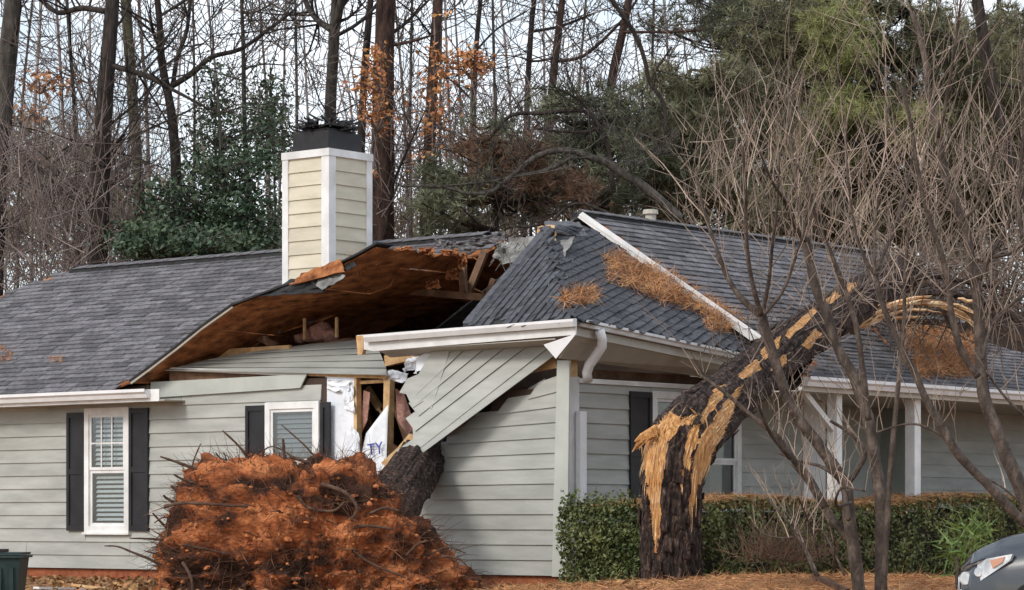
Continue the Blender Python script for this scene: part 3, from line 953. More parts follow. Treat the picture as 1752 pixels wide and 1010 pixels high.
# shingle tatters on the ridge's torn end
for i, (x, y, s_) in enumerate(((768, 421, 12), (792, 424, 16), (815, 417, 18), (838, 412, 16), (752, 419, 9), (852, 406, 14))):
    scrap('shingle_tatter', [(x - s_, y + 3), (x + s_ * .8, y + 6), (x + s_, y - 8), (x - s_ * .7, y - 9)], 2.7, 'shingle', roof, .08, .008, 10 + i)

for i, (x, y, w_s, h_s) in enumerate(((648, 424, 12, 7), (690, 428, 16, 6), (730, 430, 14, 8), (770, 434, 16, 9), (790, 446, 8, 14), (772, 470, 10, 10), (740, 488, 12, 8))):
    scrap('osb_scrap', [(x - w_s, y + h_s), (x + w_s, y + h_s * .7), (x + w_s * .8, y - h_s), (x - w_s * .9, y - h_s * .6)], .05 + (x - 640) / 110 if x < 788 else 1.3, 'osb', deck, .10, .012, 30 + i)
for pp_, bb_, i in scrap_list: scrap('house_wrap', pp_, bb_, 'house_wrap', house, .05, .004, 60 + i)
# attic timbers in the dark opening
def timber(p, q, b0, b1, w=.05, h=.10, mat='old_wood', name='truss_timber', label=None):
    mb = MB(); mb.bar(on_b(*p, b0), on_b(*q, b1), w, h, side=DB)
    if label: return props(mb.build(name, mat), label, 'plank')
    return mb.build(name, mat, house)
timber((692, 498), (828, 509), 1.7, 1.7, .05, .09)
timber((791, 432), (793, 500), 1.72, 1.72, .05, .10)
timber((738, 455), (738, 500), 2.4, 2.4)
timber((830, 430), (800, 505), 2.2, 2.2)
timber((845, 478), (830, 520), 1.9, 1.9, .04, .08)
timber((521, 545), (521, 582), .9, .9, .03, .03, 'raw_wood')
timber((576, 543), (576, 577), .9, .9, .03, .03, 'raw_wood')
timber((370, 608), (497, 600), .55, .55, .05, .14, 'raw_wood', 'loose_plank', 'long pale raw plank lying on the leaning gable siding under the lifted roof deck')
timber((436, 574), (474, 592), .8, .8, .05, .09, 'old_wood', 'loose_plank', 'brown plank sloping down to the right behind the long pale plank')
timber((412, 590), (440, 576), .8, .9, .05, .07, 'old_wood', 'loose_plank', 'short brown plank sloping up to the right behind the long pale plank')
timber((600, 640), (660, 634), .35, .35, .05, .03, 'raw_wood')
def lump(c, r, seed, amp=.35, n=2):
    import bmesh
    bm = bmesh.new(); bmesh.ops.create_icosphere(bm, subdivisions=n, radius=1.0)
    vs = []
    for v in bm.verts:
        k = 1 + amp * noise.fractal(v.co * 1.6 + Vector((seed, seed * .7, 0)), 1.0, 2.0, 4)
        vs.append(Vector(c) + Vector((v.co.x * r[0] * k, v.co.y * r[1] * k, v.co.z * r[2] * k)))
    fs = [tuple(v.index for v in f.verts) for f in bm.faces]
    bm.free(); return vs, fs
ins = MB()
for x, y, rr in ((548, 570, .17), (533, 576, .13), (565, 574, .12), (515, 580, .10)):
    ins.add(*lump(on_b(x, y, 1.1), (rr, rr, rr * .8), x * .1))
props(ins.build('insulation_batt', 'insulation', smooth=True), 'pinkish lump of insulation between two upright sticks in the open attic', 'insulation')

# fallen corner slab: two faces of dark shingles over broken decking
P00, EE, T0 = on_b(792, 556, -.42), on_b(986, 546, -.44), on_b(930, 392, 1.6)
P10 = on_a(1292, 604, -.44)
N2 = (P10 - EE).cross(T0 - EE).normalized()
R1, P10b, Tm = on_plane(1008, 392, EE, N2), on_plane(1290, 580, EE, N2), on_plane(968, 394, EE, N2)
print('SLAB', ab(T0), ab(R1), ab(P10b), ab(P10))
slab = MB()
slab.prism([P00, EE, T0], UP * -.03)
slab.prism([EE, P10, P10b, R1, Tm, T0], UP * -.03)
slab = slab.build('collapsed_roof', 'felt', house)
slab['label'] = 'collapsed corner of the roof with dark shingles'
def face_field(pts, d, single, E, L, mat, n=None):
    o0 = pts[0]
    n = n.copy() if n else (pts[1] - pts[0]).cross(pts[2] - pts[0]).normalized()
    if n.z < 0: n = -n
    du = (d - n * d.dot(n)).normalized()
    dv = n.cross(du)
    uv = [((p - o0).dot(du), (p - o0).dot(dv)) for p in pts]
    cu, cv = sum(q[0] for q in uv) / len(uv), sum(q[1] for q in uv) / len(uv)
    uv = [(cu + (q[0] - cu) * 1.02, cv + (q[1] - cv) * 1.02) for q in uv]
    return shingle_field(slab, o0 + n * .004, du, dv, n, uv, mat, E, L, single)
k1 = face_field([P00, EE, T0], T0 - P00, 150, .105, .23, 'shingle_shaded')
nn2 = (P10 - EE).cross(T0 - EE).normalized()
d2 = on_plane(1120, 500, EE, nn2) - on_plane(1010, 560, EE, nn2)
k2 = face_field([EE, P10, P10b, R1, Tm, T0], d2, 150, .105, .23, 'shingle_shaded', N2)
# rake strips along its torn left edge
for o_, t_ in ((0.0, .03), (.10, .02)):
    mb = MB(); sh = (EE - P00).normalized()
    mb.hexa([P00 + sh * o_ + UP * (t_ + .005), P00 + sh * (o_ + .12) + UP * t_, T0 + sh * (o_ + .12) + UP * t_, T0 + sh * o_ + UP * (t_ + .005)], UP * -.02)
    mb.build('starter_strip', 'shingle_shaded', slab)
# peak wreckage
scrap('roofing_felt', [(908, 470), (960, 450), (985, 405), (935, 420)], [1.0, 1.0, 1.7, 1.5], 'torn_felt', slab, .05, .005, 5)
scrap('roofing_felt', [(858, 452), (925, 440), (918, 405), (872, 408)], [1.9, 1.7, 1.9, 2.2], 'torn_felt', house, .14, .005, 6)
scrap('roofing_felt', [(842, 440), (875, 452), (895, 425), (858, 415)], [2.2, 2.0, 2.0, 2.2], 'torn_felt', house, .12, .005, 7)
scrap('shingle_tatter', [(942, 398), (1008, 406), (992, 380), (930, 378)], [1.5, 2.6, 2.8, 1.9], 'shingle', slab, .05, .012, 8)
scrap('shingle_tatter', [(950, 392), (985, 402), (1000, 390), (955, 385)], [1.4, 2.2, 2.5, 1.7], 'shingle_shaded', slab, .05, .012, 9)
scrap('osb_scrap', [(915, 430), (950, 420), (948, 385), (920, 388)], [1.5, 1.4, 1.6, 1.7], 'raw_wood', slab, .06, .02, 12)
fr = MB(); rg = random.Random(3)
for i in range(50):
    x, y = rg.uniform(845, 905), rg.uniform(410, 452)
    p = on_b(x, y, 1.9 + rg.uniform(-.2, .2)); fr.bar(p, p + Vector((rg.uniform(-.12, .12), rg.uniform(-.1, .1), rg.uniform(-.16, .03))), .01, .006)
fr.build('splinters', 'torn_felt', house, kind='stuff')

# rear roof on the right: ridge, slope, white rake board, dark gable end
BC, ARC = 3.35, 2.35
RA = on_b(990, 364, BC)
a_r, _, z_r = ab(RA)
PC = (z_r - ab(on_b(1292, 583, BC))[2]) / (a_r + .42)
z_e = z_r - PC * (a_r + .42)
B_END = 14.3
DVC = (DA + UP * PC).normalized(); NC = (NB * PC + UP).normalized()
CP = [(-.42, BC), (-.42, 6.7), (.1, 7.0), (.35, 7.5), (.75, 7.9), (.9, 8.6), (1.15, 9.2), (1.05, 10.2), (1.2, 11.2), (1.1, B_END - 1.6), (a_r, B_END - 3.2), (a_r, BC)]
roof_c = roof_plane('roof', [hp(a_, b_, z_e + (a_ + .42) * PC) for a_, b_ in CP], .03, 'osb')
n3 = shingle_field(roof_c, hp(-.42, BC, z_e + .002), DB, DVC, NC, [(max(.16, b_ - BC), (a_ + .42) * math.sqrt(1 + PC ** 2)) for a_, b_ in CP], 'shingle')
roof_plane('roof', [hp(a_r, BC, z_r - .02), hp(a_r, B_END - 3.2, z_r - .02), hp(5.5, B_END, z_e), hp(5.5, BC, z_e)], .03, 'shingle')
rc = MB()
rc.box(a_r - .10, a_r + .10, BC, B_END - 3.3, z_r - .09, z_r + .002)
rc.build('ridge_vent', 'felt', house)
b = BC
while b < B_END - 3.4:
    m2 = MB(); m2.hexa([hp(a_r - .12, b, z_r + .010), hp(a_r - .12, b + .285, z_r + .004), hp(a_r, b + .285, z_r + .046), hp(a_r, b, z_r + .052)], UP * -.012)
    m2.build('ridge_cap', 'shingle', house); b += .29
strip('rake_board', [on_b(988, 372, BC - .05), on_b(996, 364, BC - .05), on_b(1302, 577, BC - .05), on_b(1284, 583, BC - .05)], DB * .03, 'white_paint')
strip('drip_edge', [on_b(990, 368, BC - .07), on_b(996, 363, BC - .07), on_b(1302, 575, BC - .07), on_b(1300, 580, BC - .07)], DB * .02, 'white_metal')
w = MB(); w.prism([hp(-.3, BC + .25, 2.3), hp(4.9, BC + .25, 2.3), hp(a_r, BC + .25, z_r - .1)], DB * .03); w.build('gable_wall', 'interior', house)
for p, q, b_ in (((1013, 398), (1030, 440), 3.15), ((1062, 430), (1075, 470), 3.2), ((1120, 468), (1128, 500), 3.2)):
    mb = MB(); mb.bar(on_b(*p, b_), on_b(*q, b_), .06, .12, side=DB); mb.build('truss_timber', 'raw_wood' if b_ < 3.18 else 'old_wood', house)
# eave of that roof, behind the snapped pine
profile('gutter', hp(-.44, BC, z_e), hp(-.44, BC + .9, z_e), KG, NB, 'white_metal')
# plumbing vent on the ridge
pv = MB(); pb = b_at(1113, a_r); p = hp(a_r, pb, z_r)
pv.tube([p - UP * .05, p + UP * .11], [.075, .075], 12); pv.tube([p + UP * .11, p + UP * .17], [.11, .10], 12)
pv.build('vent_pipe', 'beige_soffit', house, smooth=False)

# broken eave boards and the porch roof on the right
D0 = on_a(1372, 645, -1.6); _, db0, dz0 = ab(D0)
DPI = .44
DVD = (DA + UP * DPI).normalized(); ND = (NB * DPI + UP).normalized()
dpoly = [(-1.6, db0), (-1.6, 13.0), (-.6, 13.0)] + [ab(on_plane(x, y, D0, ND))[:2] for x, y in ((1752, 606), (1715, 596), (1690, 588), (1640, 574), (1590, 565), (1550, 559), (1500, 561), (1480, 566), (1440, 580), (1400, 603))]
porch = roof_plane('porch_roof', [hp(a, b, dz0 + (a + 1.6) * DPI) for a, b in dpoly], .03, 'osb')
sd = math.sqrt(1 + DPI ** 2)
n4 = shingle_field(porch, hp(-1.6, 0, dz0 + .002), DB, DVD, ND, [(b, (a + 1.6) * sd) for a, b in dpoly], 'shingle')
profile('gutter', hp(-1.62, db0, dz0), hp(-1.62, 13.0, dz0), KG, NB, 'white_metal')
profile('fascia', hp(-1.60, db0, dz0), hp(-1.60, 13.0, dz0), [(0, -.17), (.014, -.17), (.014, 0), (0, 0)], NB, 'beige_soffit')
w = MB(); w.box(-1.58, .28, db0, 13, dz0 - .17, dz0 - .155); w.build('soffit', 'beige_soffit', house)
for a_, pts_, m_ in ((.35, [(1478, 556), (1490, 540), (1520, 528), (1548, 520), (1560, 524), (1545, 536), (1515, 545)], 'raw_wood'), (.45, [(1520, 538), (1545, 522), (1600, 510), (1622, 516), (1600, 528), (1560, 534)], 'raw_wood'),
                     (.30, [(1512, 548), (1560, 538), (1620, 537), (1655, 546), (1650, 553), (1600, 545), (1550, 547)], 'torn_felt'), (.60, [(1600, 522), (1650, 530), (1690, 556), (1680, 562), (1640, 545), (1605, 536)], 'osb'),
                     (.5, [(1640, 520), (1668, 524), (1700, 548), (1690, 552)], 'old_wood'), (.55, [(1700, 556), (1752, 575), (1760, 590), (1705, 570)], 'old_wood')):
    mb = MB(); mb.prism([on_a(x, y, a_ + .02 * math.sin(x)) for x, y in pts_], DA * .03); mb.build('broken_board', m_, house)
w = MB(); w.box(1.3, 1.35, 6.0, 13.5, 2.35, 3.9); w.box(-.2, 1.3, 6.0, 13.5, 2.36, 2.40); w.build('attic_wall', 'interior', house)

# ================================================================ chimney (part of the house)
def roof_hit(x, y):
    return on_plane(x, y, hp(0, -.42, zM(-.42)), NM)
cl = roof_hit(486, 484)
ca_, cb_, cz_ = ab(cl)
CW = .84
a0, a1 = ca_ - CW, ca_
b0, b1 = cb_, cb_ + CW
ztop = ab(on_b(562, 254, cb_))[2]
ch = MB(); ch.box(a0, a1, b0, b1, cz_ - .2, ztop - .02)
chim = ch.build('chimney', 'interior', house)
tw = .105
CH = .188
zc = ztop - .10
while zc > cz_ - .1:
    lap_board(chim, hp(0, b0, 0), DA, NA, a0 + tw - .005, a1 - tw + .005, zc - CH, h=CH, mat='cream_siding')
    lap_board(chim, hp(a0, 0, 0), DB, NB, b0 + tw - .005, b1 - tw + .005, zc - CH, h=CH, mat='cream_siding')
    zc -= CH
for (u0, u1) in ((a0 - .035, a0 + tw), (a1 - tw, a1 + .004)):
    t_ = MB(); t_.box(u0, u1, b0 - .034, b0 - .004, cz_ - .2, ztop - .10); t_.build('trim_board', 'white_paint', chim)
for (u0, u1) in ((b0 - .003, b0 + tw), (b1 - tw, b1 + .004)):
    t_ = MB(); t_.box(a0 - .034, a0 - .004, u0, u1, cz_ - .2, ztop - .10); t_.build('trim_board', 'white_paint', chim)
t_ = MB(); t_.box(a0 - .045, a1 + .01, b0 - .045, b1 + .01, ztop - .10, ztop); t_.build('trim_board', 'white_paint', chim)
cp = MB(); cp.box(a0 + .085, a1 - .085, b0 + .085, b1 - .085, ztop, ztop + .27)
cap = cp.build('chimney_cap', 'black_metal', chim)
hc = hp((a0 + a1) / 2, (b0 + b1) / 2, ztop + .27)
cg = MB(); rg = random.Random(9)
cg.box(a0 + .14, a1 - .14, b0 + .14, b1 - .14, ztop + .27, ztop + .31)
cg.box(a0 + .10, a1 - .12, b0 + .10, b1 - .12, ztop + .345, ztop + .36)
for i in range(150):
    an = rg.uniform(0, 6.28); r0 = rg.uniform(.12, .36)
    p = hc + Vector((math.cos(an) * r0, math.sin(an) * r0, rg.uniform(.02, .17)))
    an2 = an + rg.uniform(-1, 1)
    cg.bar(p, p + Vector((math.cos(an2) * .15, math.sin(an2) * .15, rg.uniform(-.05, .08))), .022, .018)
cg.build('chimney_screen', 'black_metal', chim)
# ================================================================ trees and woods
def limb_points(p, d, L, wig, rng, seg=6, droop=0.0):
    pts = [p.copy()]
    d = d.normalized()
    for i in range(seg):
        d = (d + Vector((rng.gauss(0, wig), rng.gauss(0, wig), rng.gauss(0, wig) + droop))).normalized()
        pts.append(pts[-1] + d * (L / seg))
    return pts, d

def ramify(mb, p, d, L, r, lv, rng, up=.06, kids=(4, 6), spread=.8, shrink=.62, wig=.10, n=5, rmin=.006):
    """bare branch with side branches"""
    seg = 6 if lv > 1 else (4 if lv == 1 else 3)
    pts, _ = limb_points(p, d, L, wig, rng, seg, up)
    rads = [max(rmin, r * (1 - .72 * i / seg)) for i in range(seg + 1)]
    mb.tube(pts, rads, n if r > .03 else 3, cap=False)
    if lv <= 0: return
    for k in range(rng.randint(*kids)):
        t = rng.uniform(.25, .98)
        i = min(int(t * seg), seg - 1)
        q = pts[i].lerp(pts[i + 1], t * seg - i)
        ax = (pts[i + 1] - pts[i]).normalized()
        s = Vector((rng.gauss(0, 1), rng.gauss(0, 1), rng.gauss(0, 1)))
        s = (s - ax * s.dot(ax)).normalized()
        nd = (ax * (1 - spread * .55) + s * spread + UP * .15).normalized()
        ramify(mb, q, nd, L * shrink * rng.uniform(.7, 1.15) * (1 - .35 * t), max(rmin, rads[i] * .58), lv - 1, rng, up, kids, spread, shrink, wig, n, rmin)

def px_path(pts, Y, dY=0.0, sub=4, wob=0.0, rng=None):
    """picture polyline at depth Y -> smooth 3-D polyline"""
    P = [at(x, y, Y + dY * i / max(1, len(pts) - 1)) for i, (x, y) in enumerate(pts)]
    if len(P) == 2:
        P = [P[0], P[0].lerp(P[1], .5), P[1]]
    out = []
    for i in range(len(P) - 1):
        p0, p1, p2, p3 = P[max(i - 1, 0)], P[i], P[i + 1], P[min(i + 2, len(P) - 1)]
        for k in range(sub):
            t = k / sub
            out.append(.5 * ((2 * p1) + (p2 - p0) * t + (2 * p0 - 5 * p1 + 4 * p2 - p3) * t * t + (3 * p1 - p0 - 3 * p2 + p3) * t ** 3))
    out.append(P[-1])
    if wob and rng:
        out = [p + Vector((rng.gauss(0, wob), rng.gauss(0, wob), 0)) for p in out]
    return out

def ext_top(pts, h):
    """carry a path on above the picture"""
    d = (pts[-1] - pts[-2]).normalized()
    return pts + [pts[-1] + d * h * k / 3 for k in (1, 2, 3)]

def trunk_tube(mb, path, w0, w1, Y, n=12, rough=.05, seed=0):
    """bark relief: rings with uneven radius"""
    m = len(path); base = len(mb.v)
    s = Y / F / 2
    mb.tube(path, [s * (w0 + (w1 - w0) * i / (m - 1)) for i in range(m)], n)
    for k in range(base, len(mb.v)):
        v = mb.v[k]
        c = path[min((k - base) // n, m - 1)]
        mb.v[k] = c + (v - c) * (1 + rough * 2 * noise.noise(Vector((v.x * 5 + seed, v.y * 5, v.z * 1.7))))

def down_to_ground(pts):
    """add a foot so that the trunk stands on the ground"""
    p = pts[0]
    g = gz(p.x, p.y) - .15
    if p.z > g + .3:
        d = pts[0] - pts[1]
        sl = Vector((d.x / max(abs(d.z), .01) * .4, 0, 0))
        h = p.z - g
        return [p - UP * h * (1 - k / 3) + sl * h * (1 - k / 3) for k in range(3)] + pts
    return pts

def bare_tree(label, trunk, w0, w1, Y, mat, limbs=(), twigs=8, seed=0, group=None, height=6.0, lv=2, name='bare_tree', tw_mat=None, zmin=None):
    """trunk: picture polyline from low to high; limbs: list of (polyline, w0, w1)"""
    rng = random.Random(seed)
    path = down_to_ground(px_path(trunk, Y))
    path = ext_top(path, height)
    base = path[0]
    t = thing(name, (base.x, base.y, gz(base.x, base.y)), label, 'tree', group)
    mb = MB(); trunk_tube(mb, path, w0, w1 * .7, Y, 12 if w0 > 14 else 7, .05, seed)
    mb.build('trunk', mat, t, smooth=True)
    br = MB()
    s = Y / F / 2
    ends = []
    for pl, a, b in limbs:
        pp = px_path(pl, Y, rng.uniform(-1, 1))
        L = MB(); m = len(pp)
        L.tube(pp, [s * (a + (b - a) * i / (m - 1)) for i in range(m)], 7)
        for k in range(3 + m // 2):
            i = rng.randint(m // 4, m - 2)
            ax = (pp[i + 1] - pp[i]).normalized()
            sd = Vector((rng.gauss(0, 1), rng.gauss(0, 1), rng.gauss(.3, 1))); sd = (sd - ax * sd.dot(ax)).normalized()
            ramify(br, pp[i], ax * .5 + sd, rng.uniform(.8, 2.2), s * b * .55, 1, rng, rmin=.007)
        ramify(br, pp[-1], pp[-1] - pp[-2], rng.uniform(1.0, 2.0), s * b * .8, 2, rng, rmin=.007)
        L.build('limb', mat, t, smooth=True)
    m = len(path)
    for k in range(twigs):
        i = rng.randint(3 if m > 6 else 1, m - 2)
        if path[i].z < (zmin if zmin is not None else 3.5): continue
        ax = UP
        an = rng.uniform(0, 6.28)
        sd = Vector((math.cos(an), math.sin(an) * .7, 0))
        ramify(br, path[i], sd + UP * rng.uniform(.1, 1.0), rng.uniform(1.2, 3.2), s * max(3.0, w0 * .16), lv, rng, rmin=.007)
    br.build('branches', tw_mat or ('bark_dark' if w0 > 12 else 'twig_brown'), t, kind='stuff')
    return t

# --- big trunks behind the house, left to right
bare_tree('thick grey trunk leaning in from the far left edge of the woods', [(-8, 330), (4, 200), (22, 0)], 42, 36, 47, 'bark_grey', [([(0, 235), (60, 280), (110, 325), (150, 360)], 9, 5)], 5, 1, lv=1)
bare_tree('stout dark trunk left of the mossy trunk, tallest on the left', [(166, 470), (172, 330), (178, 190), (187, 80), (193, 0)], 38, 30, 46, 'bark_dark',
          [([(183, 20), (140, 14), (100, 22), (70, 0)], 11, 8), ([(186, 112), (225, 122), (262, 135), (288, 150)], 10, 9), ([(180, 268), (190, 255), (210, 232)], 10, 6)], 6, 2)
bare_tree('pale mossy trunk just right of the stout dark trunk', [(242, 420), (238, 320), (229, 200), (215, 0)], 19, 25, 50, 'bark_moss', [], 6, 3)
bare_tree('forked dark trunk whose right limb bends away to the right', [(302, 300), (294, 200), (284, 145)], 20, 17, 48, 'bark_dark',
          [([(284, 150), (275, 90), (272, 30), (262, -60)], 15, 10), ([(290, 150), (330, 125), (362, 98), (412, 84), (460, 50), (500, 20)], 11, 5), ([(296, 145), (303, 100), (320, 50), (328, -30)], 9, 6)], 2, 4, height=.5)
bare_tree('slim straight trunk standing left of the chimney', [(422, 300), (418, 200), (416, 80), (413, 0)], 10, 8, 49, 'bark_grey', [([(418, 118), (450, 110), (490, 112)], 4, 2), ([(417, 22), (440, 20), (475, 0)], 4, 2)], 8, 5)
bare_tree('grey trunk forking just above the black chimney cap', [(562, 420), (565, 200), (570, 100), (573, 45)], 22, 24, 50, 'bark_grey',
          [([(568, 52), (545, 36), (528, 14), (515, -20)], 12, 9), ([(574, 50), (580, 20), (590, -40)], 16, 12), ([(578, 60), (610, 42), (640, 14), (660, -20)], 7, 5)], 4, 6, height=1.0)
bare_tree('dark trunk tucked close behind the broad reddish pine trunk', [(612, 420), (618, 240), (624, 120), (634, 0)], 16, 15, 53, 'bark_dark', [], 5, 7)
bare_tree('broadest reddish pine trunk right of the chimney', [(652, 470), (654, 300), (656, 150), (660, 0)], 50, 40, 49, 'bark_red', [([(668, 78), (700, 72), (735, 62)], 7, 4)], 3, 8, lv=1)
bare_tree('slender reddish pine trunk hung with orange oak leaves', [(726, 470), (731, 330), (739, 160), (749, 0)], 27, 20, 49, 'bark_red', [([(742, 120), (775, 140), (800, 165)], 4, 3)], 3, 9, lv=1)
bare_tree('thin dark trunk right of the slender reddish pine', [(806, 420), (810, 200), (815, 80), (822, 0)], 11, 10, 52, 'bark_dark', [([(812, 90), (850, 50), (900, 20)], 4, 3)], 8, 10)
bare_tree('thin leaning dark trunk above the torn roof ridge', [(895, 420), (902, 170), (908, 60), (914, 0)], 12, 11, 54, 'bark_dark', [([(905, 55), (960, 45), (1010, 25)], 6, 4)], 7, 12)
bare_tree('bare leaning trunk with a reddish tint above the roof peak', [(925, 420), (942, 180), (955, 60), (962, 0)], 17, 14, 53, 'bark_red', [([(950, 105), (1000, 95), (1060, 40), (1090, 0)], 7, 4), ([(945, 100), (915, 105), (890, 98)], 5, 3)], 6, 13)
bare_tree('leaning pine trunk with a pale torn scar above the right roof', [(1010, 420), (1045, 150), (1062, 70), (1076, 0)], 19, 16, 52, 'bark_red', [([(1060, 55), (1130, 55), (1200, 52)], 6, 4)], 4, 14)
bare_tree('dark trunk among the pines at the far right', [(1770, 420), (1735, 300), (1700, 160), (1672, 0)], 20, 28, 50, 'bark_dark', [([(1690, 110), (1640, 70), (1560, 60)], 8, 4), ([(1700, 140), (1745, 150), (1780, 150)], 7, 5)], 4, 15)
bare_tree('grey trunk half hidden among the pines on the right', [(1405, 420), (1398, 230), (1390, 60), (1388, 0)], 16, 14, 56, 'bark_grey', [], 5, 16)
# thin young trees between them
YOUNG = [(60, 8, 52), (105, 7, 55), (128, 9, 48), (152, 6, 58), (250, 8, 57), (330, 6, 54), (372, 6, 50), (455, 6, 56), (505, 7, 57), (528, 5, 51), (690, 6, 55), (704, 7, 58), (772, 6, 54), (788, 5, 57), (845, 7, 51), (872, 6, 56), (985, 6, 57), (1110, 7, 56), (1150, 6, 54), (1250, 8, 55), (1320, 7, 57), (1500, 8, 55), (1590, 7, 57), (40, 6, 60), (300, 5, 61), (480, 5, 60), (755, 5, 61), (930, 5, 61)]
rg = random.Random(77)
ORD = ('first second third fourth fifth sixth seventh eighth ninth tenth eleventh twelfth thirteenth fourteenth fifteenth sixteenth seventeenth eighteenth nineteenth twentieth twenty-first '
       'twenty-second twenty-third twenty-fourth twenty-fifth twenty-sixth twenty-seventh twenty-eighth').split()
rank = {i: r for r, i in enumerate(sorted(range(len(YOUNG)), key=lambda k: YOUNG[k][0]))}
for i, (x, w, Y) in enumerate(YOUNG):
    ln = rg.uniform(-18, 18)
    bare_tree(ORD[rank[i]] + ' from the left of the thin bare young trees in the woods', [(x - ln * .6, 420), (x + rg.uniform(-4, 4), 200), (x + ln, 0)], w, w * .8, Y, ('twig_haze', 'twig_brown', 'bark_grey')[i % 3],
              [], 7, 100 + i, group='thin bare young trees in the woods', height=2.5, lv=2, zmin=4.2)

# --- evergreens and orange oak leaves
def clump_points(blobs, Y, n, rng, sub=26, tight=.22, dY=1.2):
    """leaf positions gathered in clumps inside picture ellipses (cx, cy, rx, ry)"""
    area = np.array([b[2] * b[3] for b in blobs], float)
    area /= area.sum()
    s = Y / F
    out = []
    for b, a in zip(blobs, area):
        k = max(1, int(n * a / sub))
        c = at(b[0], b[1], Y)
        q = unit(rng.normal(size=(k, 3))) * rng.uniform(0.15, 1.0, size=(k, 1)) ** (1 / 2.4)
        C = np.array(c) + q * np.array([b[2] * s, dY, b[3] * s])
        r = tight * rng.uniform(.5, 1.4, size=(k, 1, 1))
        out.append((C[:, None, :] + rng.normal(size=(k, sub, 3)) * r * np.array([1, 1, .6])).reshape(-1, 3))
    return np.concatenate(out)

def evergreen(name, label, trunk, w, Y, blobs, n, leaf, mat, bark, seed, group=None, sub=24, tight=.17, aspect=.5, dY=1.2, cat='tree'):
    rng = np.random.default_rng(seed); rr = random.Random(seed)
    path = down_to_ground(px_path(trunk, Y))
    t = thing(name, (path[0].x, path[0].y, gz(path[0].x, path[0].y)), label, cat, group)
    mb = MB(); trunk_tube(mb, path, w, w * .4, Y, 8, .04, seed); mb.build('trunk', bark, t, smooth=True)
    C = clump_points(blobs, Y, n, rng, sub, tight, dY)
    br = MB(); pz = [p.z for p in path]
    for c in C[::sub * 2]:
        c = Vector(c)
        i = min(range(len(path)), key=lambda k: abs(path[k].z - (c.z - .35 * (c - path[k]).length)))
        br.tube([path[i], path[i].lerp(c, .5) + UP * .08, c], [.022, .015, .008], 3, cap=False)
    br.build('branches', bark, t, kind='stuff')
    leaves('crown', C, leaf, mat, t, 'stuff', aspect, 0.3, rng)
    return t

def pine(label, trunk, w, Y, blobs, n, mat, seed, group=None, sub=20, tight=.16, L=.22, dY=1.4, bark='bark_dark', nb=13, W=.016):
    rng = np.random.default_rng(seed)
    path = down_to_ground(px_path(trunk, Y))
    t = thing('pine_tree', (path[0].x, path[0].y, gz(path[0].x, path[0].y)), label, 'tree', group)
    mb = MB(); trunk_tube(mb, path, w, w * .5, Y, 8, .05, seed); mb.build('trunk', bark, t, smooth=True)
    C = clump_points(blobs, Y, n, rng, sub, tight, dY)
    br = MB()
    for c in C[::sub]:
        c = Vector(c)
        i = min(range(len(path)), key=lambda k: abs(path[k].z - (c.z - .2 * abs(c.x - path[k].x))))
        br.tube([path[i], path[i].lerp(c, .5) - UP * .10, c], [.03, .02, .010], 3, cap=False)
    br.build('branches', bark, t, kind='stuff')
    # needle tufts
    D0 = unit(rng.normal(size=(len(C), 3)) + np.array([0, 0, .35]))
    P = np.repeat(C, nb, axis=0)
    D = np.repeat(D0, nb, axis=0) + rng.normal(size=(len(P), 3)) * .55
    blades('crown', P, D, L * rng.uniform(.7, 1.2, size=len(P)), W, mat, t, 'stuff', rng)
    return t

evergreen('evergreen_holly', 'dark glossy evergreen crowding the left side of the chimney', [(385, 470), (380, 300), (372, 150)], 10, 46,
          [(420, 365, 64, 62), (340, 405, 90, 42), (265, 415, 50, 30), (430, 285, 40, 30), (372, 300, 40, 34), (455, 420, 36, 40), (300, 350, 52, 34)], 9000, .10, 'holly_leaf', 'bark_grey', 21)
evergreen('evergreen_holly', 'low dark evergreen bush showing just above the left ridge', [(285, 480), (285, 430), (280, 370)], 8, 44.5,
          [(255, 415, 45, 28), (330, 425, 55, 22), (400, 425, 40, 20)], 6000, .10, 'holly_leaf', 'bark_grey', 22)
evergreen('evergreen_holly', 'sparse young evergreen peering over the left of the woods', [(470, 330), (466, 220), (462, 110)], 5, 52,
          [(462, 180, 20, 70), (480, 260, 18, 40)], 1500, .095, 'holly_leaf', 'bark_grey', 23, tight=.18)
evergreen('oak_sapling', 'oak sapling with clinging orange leaves before the broadest pine trunk', [(628, 440), (638, 300), (650, 160), (652, 70)], 4, 47.5,
          [(652, 88, 12, 18), (625, 145, 14, 20), (655, 180, 14, 16), (642, 205, 26, 13), (655, 225, 12, 10), (628, 300, 16, 12), (640, 195, 10, 30), (640, 140, 22, 60)], 560, .11, 'oak_leaf', 'twig_brown', 24, sub=9, tight=.13, dY=.5)
evergreen('oak_sapling', 'oak sapling with orange leaves around the slender reddish pine', [(728, 440), (738, 300), (742, 160), (744, 60)], 4, 47.5,
          [(738, 92, 18, 12), (752, 25, 8, 10), (740, 222, 16, 14), (735, 270, 18, 12), (770, 100, 14, 10), (745, 160, 22, 70)], 420, .11, 'oak_leaf', 'twig_brown', 25, sub=9, tight=.13, dY=.5)
evergreen('oak_sapling', 'oak sapling with a bright orange leaf cluster right of the reddish pines', [(800, 440), (802, 300), (806, 160), (808, 90)], 4, 47.5,
          [(800, 105, 24, 16), (835, 108, 9, 9), (812, 128, 10, 8), (800, 252, 12, 9), (815, 300, 12, 8)], 480, .11, 'oak_leaf', 'twig_brown', 26, sub=9, tight=.13, dY=.5)
